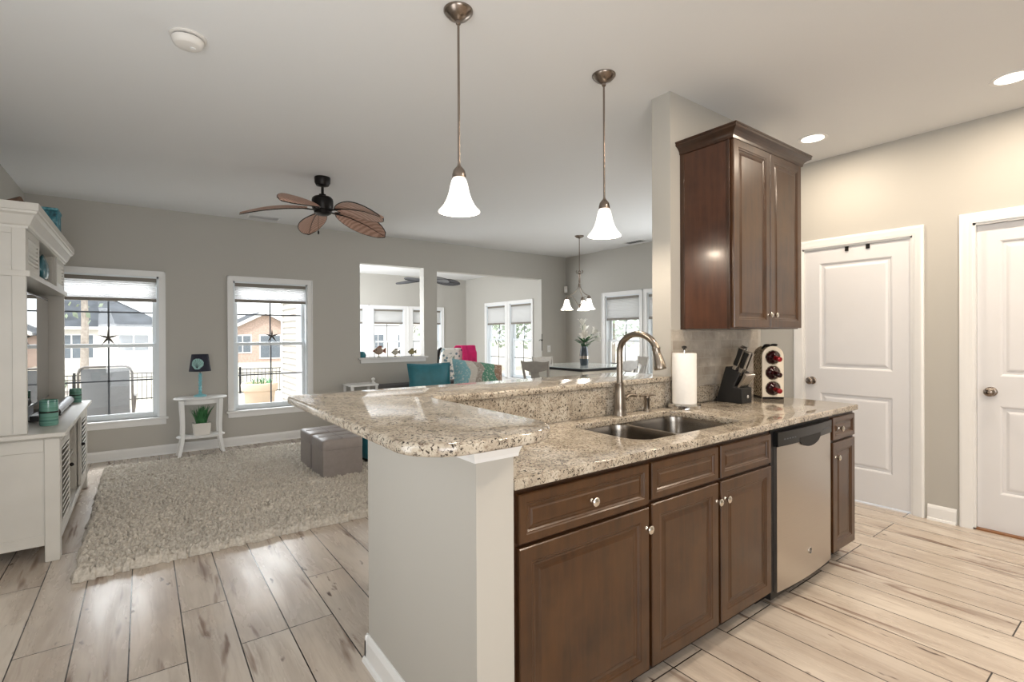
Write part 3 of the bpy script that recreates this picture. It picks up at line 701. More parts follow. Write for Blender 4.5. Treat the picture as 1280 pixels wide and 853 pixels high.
# ------------------------------------------------------------------ ceiling lights
for (x, y), lab in (((4.016, 1.641), 'lit recessed ceiling light beyond the brown wall cabinet'), ((3.99, .583), 'lit recessed ceiling light above the door with no hooks')):
    e = thing('recessed_light', lab, 'recessed light', (x, y, C), 0, 'recessed lights in the kitchen ceiling')
    part('trim_ring', MB().lathe([(.074, -.0005), (.074, -.004), (.084, -.007), (.096, -.005), (.097, -.0005)], (0, 0, 0), 40, cap0=False, cap1=False), M['trim'], e, smooth=50)
    part('lens', MB().lathe([(.0745, -.001), (.0745, -.003), (.04, -.005), (.001, -.0055)], (0, 0, 0), 40), M['lit_lens'], e, smooth=50)
    lamp('recessed_lamp', 'AREA', (x, y, C-.012), 13, WARM, .13)
bell = [(.027, 0), (.034, -.012), (.040, -.035), (.046, -.065), (.056, -.095), (.070, -.122), (.084, -.139), (.092, -.147), (.094, -.152)]
bell_in = [(r_-.004, z_) for r_, z_ in bell[::-1]]
def pendant(x, y, lab):
    e = thing('pendant_light', lab, 'pendant light', (x, y, C), 0, 'pendants over the bar')
    part('canopy', MB().lathe([(.066, -.0005), (.066, -.006), (.062, -.012), (.045, -.03), (.026, -.042), (.012, -.048), (.011, -.06), (.007, -.064)], (0, 0, 0), 32), M['nickel_dark'], e, smooth=35)
    part('rod', MB().lathe([(.0055, -.06), (.0055, -.695)], (0, 0, 0), 12), M['nickel_dark'], e, smooth=40)
    part('socket_cup', MB().lathe([(.006, -.685), (.009, -.695), (.016, -.702), (.026, -.715), (.031, -.735), (.031, -.748), (.027, -.75)], (0, 0, 0), 28), M['nickel_dark'], e, smooth=40)
    z0 = -.749
    sh = part('lamp_shade', MB().lathe([(r_, z_+z0) for r_, z_ in bell+bell_in], (0, 0, 0), 36, cap0=False, cap1=False), M['lit_glass'], e, smooth=60)
    part('bulb', MB().ball((0, 0, z0-.07), .028, 1, 1, 1.3), M['lit_lens'], e, smooth=60)
    lamp('pendant_lamp', 'POINT', (x, y, C+z0-.13), 10, WARM, .03)
pendant(1.145, 1.93, 'nickel pendant with lit white bell shade over bar corner, nearer the rounded end')
pendant(2.085, 1.93, 'nickel pendant with lit white bell shade nearer the brown wall cabinet')
# chandelier
chx, chy = 5.16, 5.27
e = thing('chandelier', 'nickel chandelier with three lit bell shades over dining table', 'chandelier', (chx, chy, C), 0)
part('canopy', MB().lathe([(.068, -.0005), (.066, -.01), (.045, -.026), (.012, -.036), (.008, -.05)], (0, 0, 0), 28), M['nickel_dark'], e, smooth=40)
part('rod', MB().lathe([(.0065, -.05), (.0065, -.56)], (0, 0, 0), 10), M['nickel_dark'], e, smooth=40)
part('finial', MB().lathe([(.006, -.50), (.02, -.52), (.03, -.535), (.012, -.55), (.022, -.565), (.013, -.60), (.015, -.66), (.012, -.72), (.008, -.76)], (0, 0, 0), 20), M['nickel_dark'], e, smooth=40)
mb = MB()
for k in range(4):
    a = R(45+90*k); ca, sa = math.cos(a), math.sin(a)
    mb.tube([(.02*ca, .02*sa, -.555), (.045*ca, .045*sa, -.545), (.05*ca, .05*sa, -.52), (.035*ca, .035*sa, -.505)], .005, 8)
part('scroll', mb, M['nickel_dark'], e, smooth=50)
for k, a in enumerate((30, 150, 270)):
    a = R(a); ca, sa = math.cos(a), math.sin(a); rr_ = .19
    P = lambda r_, z_: (r_*ca, r_*sa, z_)
    mb = MB().tube([P(.01, -.70), P(.02, -.76), P(.06, -.82), P(.12, -.865), P(.17, -.885), P(rr_, -.895)], .0065, 8).tube([P(.17, -.885), P(.10, -.90), P(.06, -.95), P(.02, -1.02), P(.004, -1.035)], .006, 8)
    arm = part('arm', mb, M['nickel'], e, smooth=50)
    part('socket_cup', MB().lathe([(.008, -.885), (.02, -.90), (.028, -.925), (.028, -.935)], (rr_*ca, rr_*sa, 0), 20), M['nickel_dark'], arm, smooth=40)
    part('lamp_shade', MB().lathe([(r_*.98, z_-.935) for r_, z_ in bell+bell_in], (rr_*ca, rr_*sa, 0), 28, cap0=False, cap1=False), M['lit_glass'], arm, smooth=60)
    lamp('chandelier_lamp', 'POINT', (chx+rr_*ca, chy+rr_*sa, C-1.07), 2.5, WARM, .03)
part('hub', MB().lathe([(.004, -1.0), (.016, -1.02), (.018, -1.035), (.01, -1.05), (.001, -1.06)], (0, 0, 0), 16), M['nickel_dark'], e, smooth=40)

# ------------------------------------------------------------------ ceiling fans
def m_palm(name, a, b):
    t = NT(name); v = t.coord(); w_ = t.node('ShaderNodeTexWave', bands_direction='DIAGONAL'); t.link(v, w_.inputs[0]); w_.inputs['Scale'].default_value = 14; w_.inputs['Distortion'].default_value = 3
    c = t.ramp(w_.outputs['Fac'], [(.2, srgb(a)), (.8, srgb(b))]); t.bump(w_.outputs['Fac'], .35, .004); return t.set(c, .5)
M['palm'] = m_palm('woven_palm_leaf', 'A38070', 'C09E8D')
M['palm_dark'] = m_palm('dark_woven_leaf', '3B3B3E', '505155')
def fan(x, y, zc, label, a0, rad, pal, blades=5, chain=True, droop=.12, wid=.135, tilt=3.5):
    e = thing('ceiling_fan', label, 'ceiling fan', (x, y, zc), 0)
    part('canopy', MB().lathe([(.068, -.0005), (.07, -.01), (.068, -.05), (.055, -.075), (.02, -.085)], (0, 0, 0), 32), M['bronze'], e, smooth=40)
    part('downrod', MB().lathe([(.0125, -.07), (.0125, -.15), (.03, -.155), (.034, -.175), (.02, -.18)], (0, 0, 0), 20), M['bronze'], e, smooth=40)
    part('motor', MB().lathe([(.03, -.17), (.075, -.18), (.09, -.195), (.094, -.215), (.094, -.275), (.086, -.29), (.086, -.30), (.075, -.31), (.075, -.33), (.05, -.345), (.001, -.348)], (0, 0, 0), 36), M['bronze'], e, smooth=35)
    for k in range(blades):
        a = R(a0+360/blades*k); m = Matrix.Translation((0, 0, -.30)) @ Matrix.Rotation(R(tilt), 4, Vector((.3, .9, 0))) @ Matrix.Rotation(a, 4, 'Z') @ Matrix.Rotation(R(-20), 4, 'X')
        n = 14; up, lo, edge = [], [], []
        def cen(t): return Vector((.13+(rad-.13)*t, 0, -droop*t*t))
        def half(t): return wid*(math.sin(math.pi*min(1, t**1.15))**.6)+.002
        grid = []
        for i in range(n+1):
            t = i/n; h = half(t) if 0 < i < n else .006
            grid.append([m @ (cen(t)+Vector((0, h*q, .014*(1-q*q)+zz))) for zz, qs in ((.004, (-1, -.5, 0, .5, 1)), (-.004, (1, .5, 0, -.5, -1))) for q in qs])
        bl = part('blade', MB().loft(grid), pal, e, smooth=50)
        rimp = [m @ (cen(i/n)+Vector((0, (half(i/n) if 0 < i < n else .004)*s_, 0))) for s_, rng in ((1, range(n+1)), (-1, range(n-1, -1, -1))) for i in rng]
        part('rim', MB().tube(rimp, .0045, 6), M['bronze'], bl, smooth=60)
        part('vein', MB().tube([m @ (cen(t)+Vector((0, 0, .006))) for t in (0, .3, .6, .97)], [.005, .004, .003, .002], 6), M['bronze'], bl, smooth=60)
        part('blade_arm', MB().tube([m @ Vector(q) for q in ((.06, 0, 0), (.10, 0, -.004), (.15, 0, -.002), (.2, 0, -.004))], [.014, .012, .016, .006], 8, .5), M['bronze'], e, smooth=50)
    if chain:
        part('pull_chain', MB().lathe([(.0016, -.345), (.0016, -.50)], (-.05, -.045, 0), 6).lathe([(.003, -.50), (.008, -.51), (.007, -.53), (.001, -.535)], (-.05, -.045, 0), 10), M['bronze'], e)
fan(1.333, 4.689, C, 'dark ceiling fan with five brown woven leaf blades over the rug', 16, .685, M['palm'])
fan(4.45, 8.7, CS, 'dark leaf-bladed ceiling fan in the sunroom behind the wall post', -10, .66, M['palm_dark'], chain=False, droop=.04, tilt=0)
# smoke detector and vents
M['det'] = plain('white_detector_plastic', 'DEDBD6', .5, var=.01)
e = thing('smoke_detector', 'round white smoke detector alone on the living room ceiling', 'smoke detector', (.185, 2.866, C))
part('base', MB().lathe([(.078, -.0005), (.078, -.006), (.072, -.010), (.066, -.010)], (0, 0, 0), 36), M['det'], e, smooth=35)
part('sensing_slot', MB().lathe([(.058, -.0095), (.058, -.016), (.05, -.016)], (0, 0, 0), 32), M['black'], e)
part('cover', MB().lathe([(.062, -.0155), (.068, -.017), (.068, -.026), (.058, -.044), (.05, -.048), (.001, -.049)], (0, 0, 0), 36), M['det'], e, smooth=35)
part('button', MB().lathe([(.012, -.0488), (.011, -.052), (.001, -.052)], (.02, .0, 0), 16), M['trim'], e)
def vent(x, y, sx, sy, lab):
    e = thing('ceiling_vent', lab, 'vent', (x, y, C), 0, 'ceiling air vents')
    part('frame', MB().box(-sx/2, sx/2, -sy/2, -sy/2+.02, -.008, -.0005).box(-sx/2, sx/2, sy/2-.02, sy/2, -.008, -.0005).box(-sx/2, -sx/2+.02, -sy/2+.02, sy/2-.02, -.008, -.0005).box(sx/2-.02, sx/2, -sy/2+.02, sy/2-.02, -.008, -.0005), M['trim'], e)
    mb = MB(); n = 7
    for k in range(n):
        yy = -sy/2+.02+(sy-.04)*(k+.5)/n
        mb.obox(Vector((0, yy, -.006)), sx-.04, .011, .0015, Matrix.Rotation(R(35), 3, 'X').to_euler())
    part('louver', mb, M['trim'], e)
    part('backing', MB().box(-sx/2+.02, sx/2-.02, -sy/2+.02, sy/2-.02, -.0014, -.0005), M['black'], e)
vent(1.2, 6.68, .36, .18, 'white ceiling vent near the far wall behind the leaf fan')
vent(6.2, 5.1, .18, .36, 'white ceiling vent above the dining room window')

# ------------------------------------------------------------------ living room: entertainment center
EY0, EY1, EX1, EX0 = 4.02, 5.86, -.405, XL+.002
e = thing('entertainment_center', 'tall off-white louvered entertainment center standing against the side wall', 'entertainment center', (EX0, EY0, 0))
Wt = M['white_wood']
part('base_carcass', MB().box(EX0, EX1-.02, EY0+.012, EY0+.03, .10, .735).box(EX0, EX1-.02, EY1-.03, EY1-.012, .10, .735).box(EX0, EX0+.015, EY0+.03, EY1-.03, .10, .735).box(EX0+.015, EX1-.02, EY0+.03, EY1-.03, .10, .125).box(EX0+.015, EX1-.03, 4.55, 4.57, .125, .735).box(EX0+.015, EX1-.03, 5.32, 5.34, .125, .735), Wt, e, world=True)
part('shelf', MB().box(EX0+.015, EX1-.05, 4.57, 5.32, .42, .438), Wt, e, world=True)
mb = MB()
for y in (EY0, EY1-.07):
    for x in (EX0+.0, EX1-.07):
        mb = MB().box(x, x+.07, y, y+.07, 0, .735)
        part('post', mb, Wt, e, world=True, bevel=.004)
for z0, z1 in ((.66, .735), (.10, .16)): part('side_rail', MB().box(EX0+.07, EX1-.07, EY0+.004, EY0+.012, z0, z1), Wt, e, world=True, bevel=.003)
part('apron', MB().box(EX1-.02, EX1-.004, EY0+.07, EY1-.07, .10, .135).box(EX1-.02, EX1-.004, EY0+.07, EY1-.07, .70, .735), Wt, e, world=True, bevel=.003)
part('top_slab', MB().box(EX0, EX1+.03, EY0-.03, EY1+.03, .745, .772).box(EX0, EX1+.016, EY0-.016, EY1+.016, .735, .745), Wt, e, world=True, bevel=.006)
def louver_door(nm, y0, y1, z0, z1, x, n, st=.045, kn=True):
    mb = MB().box(x-.02, x, y0, y0+st, z0, z1).box(x-.02, x, y1-st, y1, z0, z1).box(x-.02, x, y0+st, y1-st, z0, z0+st).box(x-.02, x, y0+st, y1-st, z1-st, z1)
    p = part(nm, mb, Wt, e, world=True, bevel=.002)
    sl = MB(); hgt = z1-z0-2*st
    for k in range(n):
        zc = z0+st+hgt*(k+.5)/n
        sl.obox(Vector((x-.009, (y0+y1)/2, zc)), .005, y1-y0-2*st, hgt/n*.95, Matrix.Rotation(R(52), 3, 'Y').to_euler())
    part('louver', sl, Wt, p, world=True)
    if kn:
        part('door_knob', MB().ball((x+.012, y1-st/2 if y0 < 5 else y0+st/2, (z0+z1)/2+.05), .013), M['bronze'], p, world=True, smooth=60)
louver_door('louvered_door', EY0+.08, 4.56, .14, .695, EX1-.003, 13)
louver_door('louvered_door', 5.33, EY1-.08, .14, .695, EX1-.003, 13)
HX = -.55
for y in (EY0+.03, EY1-.055): part('hutch_side', MB().box(EX0, HX, y, y+.025, .7725, 2.0), Wt, e, world=True)
part('side_frame', MB().box(HX-.06, HX-.0, EY0+.022, EY0+.03, .7725, 2.0).box(EX0, HX-.06, EY0+.022, EY0+.03, 1.70, 1.76).box(EX0, HX-.06, EY0+.022, EY0+.03, 1.95, 2.0), Wt, e, world=True, bevel=.002)
part('hutch_back', MB().box(EX0, EX0+.012, EY0+.055, EY1-.055, .7725, 2.0), Wt, e, world=True)
part('hutch_shelf', MB().box(EX0+.012, HX+.018, EY0+.02, EY1-.02, 1.70, 1.735).box(EX0+.012, HX-.02, 4.52, 4.54, 1.735, 1.985).box(EX0+.012, HX-.02, 5.34, 5.36, 1.735, 1.985).box(EX0+.012, HX, EY0+.055, EY1-.055, 1.985, 2.0), Wt, e, world=True, bevel=.003)
louver_door('louvered_door', EY0+.06, 4.53, 1.74, 1.983, HX, 6, kn=False)
louver_door('louvered_door', 5.35, EY1-.06, 1.74, 1.983, HX, 6, kn=False)
cprof = [(0, 1.98), (.010, 1.982), (.012, 1.996), (.02, 2.004), (.042, 2.056), (.055, 2.068), (.058, 2.08), (.064, 2.082), (.064, 2.1255), (0, 2.126)]
mb = MB().loft([[(EX0, EY0+.03-o, z), (HX+o, EY0+.03-o, z), (HX+o, EY1-.03+o, z), (EX0, EY1-.03+o, z)] for o, z in cprof])
part('crown', mb, Wt, e, world=True)
# TV and what stands around it
def m_screen():
    t = NT('glossy_dark_screen'); n = t.noise(t.coord(), 2, 1); return t.set(t.mix(n, srgb('0A0B0D'), srgb('0C0D10')), .03, 0, Specular_IOR_Level=.9, Coat_Weight=1.0, Coat_Roughness=.02)
M['screen'] = m_screen()
tx = -.64
e = thing('television', 'large flat black television inside the white entertainment center', 'television', (tx, 4.96, .772))
part('bezel', MB().box(tx-.05, tx, 4.22, 5.70, .84, 1.66), M['black'], e, world=True, bevel=.004)
part('screen', MB().box(tx, tx+.002, 4.235, 5.685, .86, 1.645), M['screen'], e, world=True)
part('stand', MB().box(tx-.04, tx-.015, 4.85, 5.07, .774, .845).box(tx-.12, tx+.05, 4.6, 5.32, .7725, .782), M['black'], e, world=True, bevel=.003)
sb = MB().tube([(-.505, 4.75, .808), (-.505, 5.62, .808)], .034, 20).box(-.53, -.48, 4.85, 4.9, .7725, .79).box(-.53, -.48, 5.45, 5.5, .7725, .79)
e = thing('soundbar', 'silver and black soundbar lying in front of the television', 'soundbar', (-.505, 5.18, .772))
M['silver'] = plain('silver_cloth', 'A4A7AE', .4, .3)
part('body', MB().tube([(-.505, 4.76, .809), (-.505, 5.60, .809)], .033, 20), M['silver'], e, world=True, smooth=50)
part('end_cap', MB().tube([(-.505, 4.74, .809), (-.505, 4.76, .809)], .035, 20), M['black'], e, world=True, smooth=50)
part('end_cap', MB().tube([(-.505, 5.60, .809), (-.505, 5.62, .809)], .035, 20), M['black'], e, world=True, smooth=50)
part('foot', MB().box(-.53, -.48, 4.85, 4.9, .7725, .78), M['black'], e, world=True)
part('foot', MB().box(-.53, -.48, 5.45, 5.5, .7725, .78), M['black'], e, world=True)
def m_jar():
    t = NT('banded_green_glass'); v = t.coord(); w_ = t.noise(t.coord(scale=(1, 1, 14)), 3, 3)
    return t.set(t.ramp(w_, [(.3, srgb('2C5650')), (.5, srgb('6C998C')), (.7, srgb('3C6E50'))]), .15)
M['jar'] = m_jar()
for (x, y, hgt, rad), lab in (((-.49, 4.36, .165, .047), 'large banded green glass candle jar nearer the television corner post'), ((-.475, 5.76, .12, .042), 'smaller green glass candle jar beyond the soundbar')):
    e = thing('candle_jar', lab, 'candle jar', (x, y, .7722), 0, 'green candle jars on the entertainment center')
    part('glass', MB().lathe([(rad*.92, 0), (rad, .008), (rad, hgt*.8), (rad*.97, hgt), (rad*.88, hgt), (rad*.88, hgt*.75), (.001, hgt*.74)], (0, 0, 0), 28), M['jar'], e, smooth=40)
    part('band', MB().lathe([(rad+.0005, hgt*.5), (rad+.0015, hgt*.5), (rad+.0015, hgt*.56), (rad+.0005, hgt*.56)], (0, 0, 0), 28, cap0=False, cap1=False), M['bronze'], e, smooth=40)
e = thing('cable_box', 'flat black media box lying beside the candle jar under the television', 'media box', (-.575, 4.62, .7825))
part('case', MB().box(-.60, -.555, 4.5, 4.72, .7826, .822), M['black'], e, world=True, bevel=.003)
part('front_strip', MB().box(-.555, -.553, 4.505, 4.715, .795, .812), M['screen'], e, world=True)
# items in the base niche
e = thing('media_receiver', 'black receiver on the middle shelf of the white entertainment center', 'receiver', (-.6, 4.95, .438))
part('case', MB().box(-.80, -.47, 4.72, 5.2, .4385, .55), M['black'], e, world=True, bevel=.003)
part('dial', MB().lathe([(.025, 0), (.024, .012), (.001, .013)], (-.47, 5.1, .49), 20, (1, 0, 0)), M['silver'], e, world=True)
M['basket'] = plain('grey_wicker', '8B857A', .8, var=.25, scale=60)
mb = MB().loft([[(x, y, z) for x, y in MB().rrect(-.82+i, -.46-i, 4.66+i, 5.24-i, .03, 3)] for z, i in ((.1255, .02), (.33, 0), (.335, .004), (.335, .016), (.15, .03))], True, True)
solo('wicker_basket', mb, M['basket'], 'grey wicker basket on the bottom shelf of the entertainment center', 'basket', (-.64, 4.95, .1255), smooth=40)
# upper niche and the top
M['teal'] = plain('teal_glaze', '2E6470', .2, var=.2, scale=14)
e = thing('fish_ornament', 'dark teal glazed fish ornament in the hutch niche', 'ornament', (-.60, 5.08, 1.7355))
part('body', MB().loft([[(-.60+.035*w_*math.cos(a), 5.08+.15*w_*math.sin(a), z) for a in np.linspace(0, 2*math.pi, 17)[:-1]] for z, w_ in ((1.765, .35), (1.79, .8), (1.84, 1.0), (1.89, .85), (1.93, .5), (1.96, .15))]), M['teal'], e, world=True, smooth=60)
part('stand', MB().box(-.64, -.56, 4.99, 5.17, 1.7356, 1.752).box(-.608, -.592, 5.07, 5.09, 1.752, 1.77), M['bronze'], e, world=True)
part('tail', MB().loft([[(-.595, 5.21, 1.83), (-.605, 5.21, 1.83), (-.605, 5.21, 1.85), (-.595, 5.21, 1.85)], [(-.595, 5.28, 1.79), (-.605, 5.28, 1.79), (-.605, 5.28, 1.91), (-.595, 5.28, 1.91)]]), M['teal'], e, world=True)
def m_box():
    t = NT('sea_blue_painted_box'); n = t.noise(t.coord(), 16, 4, .6); return t.set(t.ramp(n, [(.35, srgb('1F4D5A')), (.5, srgb('3E8B9C')), (.66, srgb('8FC3CF'))]), .5)
M['seabox'] = m_box()
e = thing('painted_box', 'sea-blue painted wooden box on top of the tall hutch', 'box', (-.64, 5.58, 2.126))
part('body', MB().box(-.73, -.555, 5.46, 5.70, 2.1265, 2.37), M['seabox'], e, world=True, bevel=.004)
part('lid', MB().box(-.735, -.55, 5.455, 5.705, 2.37, 2.395), M['seabox'], e, world=True, bevel=.004)
M['drift'] = plain('brown_driftwood', '6B5140', .8, var=.3, scale=20)
mb = MB()
for k in range(6):
    y0 = 4.85+.08*k; mb.tube([(-.78+.02*(k % 3), y0-.30, 2.14+.012*(k % 2)), (-.72, y0-.2, 2.24+.02*(k % 3)), (-.68-.02*(k % 2), y0-.06, 2.275+.03*((k+1) % 2)), (-.64, y0+.03, 2.23+.03*(k % 2))], [.012, .018, .014, .004], 8)
solo('driftwood', mb, M['drift'], 'piece of brown driftwood lying on top of the hutch', 'driftwood', (-.75, 5.0, 2.127), smooth=60)

# ------------------------------------------------------------------ rug
def rug(x0, x1, y0, y1):
    nx, ny = 520, 500
    rng = np.random.default_rng(3)
    def vn(n1, n2, f):
        g = rng.random((int(n1/f)+3, int(n2/f)+3)); i = np.arange(n1)/f; j = np.arange(n2)/f
        a, b = i.astype(int), j.astype(int); u, v_ = (i-a)[:, None], (j-b)[None, :]
        u = u*u*(3-2*u); v_ = v_*v_*(3-2*v_)
        return (g[np.ix_(a, b)]*(1-u)+g[np.ix_(a+1, b)]*u)*(1-v_)+(g[np.ix_(a, b+1)]*(1-u)+g[np.ix_(a+1, b+1)]*u)*v_
    h = .052*vn(nx, ny, 2.1)+.014*vn(nx, ny, 5)+.006*vn(nx, ny, 18)
    X = np.linspace(x0, x1, nx)[:, None]+(vn(nx, ny, 3)-.5)*.016; Y = np.linspace(y0, y1, ny)[None, :]+(vn(nx, ny, 3)-.5)*.016
    ed = np.minimum(np.minimum(np.arange(nx)[:, None], np.arange(nx)[::-1][:, None]), np.minimum(np.arange(ny)[None, :], np.arange(ny)[::-1][None, :]))
    k = np.clip(ed/5., 0, 1); k = np.sqrt(1-(1-k)**2)
    ejit = (1-np.clip(ed/6., 0, 1))
    X = X+ejit*(vn(nx, ny, 4)-.5)*.03; Y = Y+ejit*(vn(nx, ny, 4)-.5)*.03
    Z = .002+k*(.012+h)
    co = np.stack([X-(x0+x1)/2, Y-(y0+y1)/2, Z], -1).reshape(-1, 3)
    idx = np.arange(nx*ny).reshape(nx, ny)
    f = np.stack([idx[:-1, :-1], idx[1:, :-1], idx[1:, 1:], idx[:-1, 1:]], -1).reshape(-1, 4)
    me = bpy.data.meshes.new('shag_rug'); me.vertices.add(len(co)); me.vertices.foreach_set('co', co.ravel())
    me.loops.add(f.size); me.loops.foreach_set('vertex_index', f.ravel()); me.polygons.add(len(f))
    me.polygons.foreach_set('loop_start', np.arange(len(f))*4); me.update(); me.validate()
    for p in me.polygons: p.use_smooth = True
    t = NT('shag_pile'); n = t.noise(t.coord(), 60, 4, .6)
    t.set(t.ramp(n, [(.3, srgb('A9A195')), (.7, srgb('D2CCC2'))]), .95, 0, Specular_IOR_Level=.1)
    me.materials.append(t.m)
    o = bpy.data.objects.new('shag_rug', me); COL.objects.link(o); o.location = ((x0+x1)/2, (y0+y1)/2, 0)
    tag(o, 'large cream shag rug spread over the living room floor', 'rug')
rug(-.315, 2.55, 3.59, 6.35)

# ------------------------------------------------------------------ ottomans
M['leather'] = plain('grey_faux_leather', '8C8480', .38, var=.05, scale=30)
def ottoman():
    e = thing('storage_ottoman', 'grey leather storage cube on the rug nearer the bar', 'ottoman', (1.485, 4.80, .03), 0, 'storage ottomans on the rug')
    a = .186
    part('box', MB().box(-a+.004, a-.004, -a+.004, a-.004, 0, .29), M['leather'], e, bevel=.006)
    mb = MB().loft([[(x, y, z) for x, y in MB().rrect(-a+i, a-i, -a+i, a-i, .02, 4)] for z, i in ((.268, .002), (.27, 0), (.345, 0), (.357, .006), (.363, .02), (.366, .09))])
    part('lid', mb, M['leather'], e, smooth=40)
    mb = MB().tube([(-a+.01, 0, .3665), (a-.01, 0, .3665)], .0025, 6).tube([(0, -a+.01, .3665), (0, a-.01, .3665)], .0025, 6)
    part('seam', mb, M['leather'], e)
    return e
o1 = ottoman()
dup(o1, (1.48, 5.205, .03), label='grey leather storage cube on the rug nearer the windows')
# ------------------------------------------------------------------ side table, lamp, plant
tx_, ty_ = .525, 6.6
e = thing('side_table', 'small white oval side table with curved legs between the windows', 'side table', (tx_, ty_, 0))
def oval(rx, ry, z, n=36): return [(rx*math.cos(2*math.pi*k/n), ry*math.sin(2*math.pi*k/n), z) for k in range(n)]
part('tabletop', MB().loft([oval(.245, .165, .64), oval(.26, .18, .648), oval(.26, .18, .658), oval(.25, .17, .666)]), M['trim'], e, smooth=40)
part('apron', MB().loft([oval(.20, .125, .59), oval(.20, .125, .6395)]), M['trim'], e, smooth=40)
part('shelf', MB().loft([oval(.225, .15, .215), oval(.235, .16, .222), oval(.235, .16, .232), oval(.225, .15, .238)]), M['trim'], e, smooth=40)
for sx in (-1, 1):
    for sy in (-1, 1):
        pts = [(.185, .11, .639), (.18, .105, .5), (.175, .10, .35), (.18, .105, .2), (.20, .12, .08), (.222, .135, .0)]
        mb = MB().loft([[(sx*x+dx*w_, sy*y+dy*w_, z) for dx, dy in ((-.017, -.017), (.017, -.017), (.017, .017), (-.017, .017))] for (x, y, z), w_ in zip(pts, (1.15, 1.2, 1.1, 1.05, .95, .85))])
        part('leg', mb, M['trim'], e, bevel=.003)
M['aqua'] = plain('aqua_paint', '7FC0CB', .4, var=.05)
M['navy'] = plain('navy_linen', '2A2C3A', .85, var=.08, scale=40)
M['shell'] = plain('pale_aqua_print', '9FC9C6', .8, var=.15, scale=30)
e = thing('table_lamp', 'aqua twisted table lamp with navy shell-print shade on white side table', 'lamp', (.52, 6.6, .6665))
part('base', MB().lathe([(.062, 0), (.064, .006), (.06, .014), (.04, .022), (.02, .028), (.016, .034)], (0, 0, 0), 28), M['aqua'], e, smooth=40)
rings = []
for i in range(33):
    z = .034+.23*i/32; a0 = i*.42; rr_ = .014+.0035*math.sin(i*1.6)
    rings.append([((rr_+.004*math.cos(3*(a-a0)))*math.cos(a), (rr_+.004*math.cos(3*(a-a0)))*math.sin(a), z) for a in np.linspace(0, 2*math.pi, 19)[:-1]])
part('stem', MB().loft(rings), M['aqua'], e, smooth=60)
part('lamp_shade', MB().lathe([(.108, .285), (.082, .475), (.080, .475), (.106, .285)], (0, 0, 0), 36, cap0=False, cap1=False).lathe([(.003, .264), (.003, .475)], (0, 0, 0), 8), M['navy'], e, smooth=50)
def on_shade(u, z, out=.0022):                      # a point on the shade's front
    t = (z-.285)/.19; rr_ = .108-.026*t+out; a = -math.pi/2-.35+u/rr_; return Vector((rr_*math.cos(a), rr_*math.sin(a), z))
mb = MB(); c0 = .335
fan_pts = []
for k in range(25):
    a = R(-18+216*k/24); rr_ = .060*(1+.06*abs(math.sin(6*a))); fan_pts.append((rr_*math.cos(a)*1.0, c0+.036+rr_*math.sin(a)*.95))
poly = [(-.02, c0-.024), (.02, c0-.024)]
for o_ in (.0018,):
    allp = poly+fan_pts; cen_ = mb.bm.verts.new(on_shade(0, c0, .0022)); lay = [[mb.bm.verts.new(on_shade(u*t_, c0+(z-c0)*t_, .0022)) for u, z in allp] for t_ in (.25, .5, .75, 1)]
    for i in range(len(allp)):
        j = (i+1) % len(allp); mb.bm.faces.new((cen_, lay[0][i], lay[0][j]))
        for la, lb in zip(lay, lay[1:]): mb.bm.faces.new((la[i], la[j], lb[j], lb[i]))
sh_ = part('shell_print', mb, M['shell'], e, label='pale aqua scallop shell print')
mb = MB()
for k in range(7):
    a = R(20+140*k/6); mb.tube([on_shade(0, c0-.012, .0035), on_shade(.032*math.cos(a), c0+.012+.044*math.sin(a), .0035), on_shade(.056*math.cos(a), c0+.03+.062*math.sin(a), .003)], .0012, 5)
part('ribs', mb, M['navy'], sh_)
M['pot'] = plain('white_ceramic', 'E4E0DA', .3, var=.02)
e = thing('potted_grass', 'spiky green grass plant in white pot on side table shelf', 'potted plant', (.53, 6.58, .2385))
part('pot', MB().loft([[(x, y, z) for x, y in MB().rrect(-i, i, -i*.85, i*.85, .02, 4)] for z, i in ((0, .075), (.01, .08), (.13, .088), (.135, .09), (.135, .08), (.11, .078))]), M['pot'], e, smooth=40)
part('soil', MB().loft([[(x, y, z) for x, y in MB().rrect(-.079, .079, -.066, .066, .02, 4)] for z in (.105, .118)]), M['drift'], e)
M['leaf'] = plain('green_leaf', '3F7A4A', .5, var=.3, scale=20)
M['leaf_dark'] = plain('dark_green_leaf', '2F5B33', .5, var=.25, scale=14)
def blades(n, hgt, spread, wdt, z0, rad=.03):
    mb = MB()
    for k in range(n):
        a = random.uniform(0, 2*math.pi); l = hgt*random.uniform(.7, 1.05); sp = spread*random.uniform(.2, 1)
        d = Vector((math.cos(a), math.sin(a), 0)); s_ = Vector((-d.y, d.x, 0)); p0 = Vector((random.uniform(-rad, rad), random.uniform(-rad, rad), z0))
        pts = [p0+d*(sp*t**1.6)+Vector((0, 0, l*(t-.25*t*t*sp/hgt))) for t in (0, .35, .7, 1)]
        mb.loft([[p+s_*w_*wdt, p+d*wdt*.25*w_, p-s_*w_*wdt, p-d*wdt*.25*w_] for p, w_ in zip(pts, (.6, 1, .8, .08))])
    return mb
part('grass_blades', blades(90, .23, .13, .0065, .115, .05), M['leaf'], e)

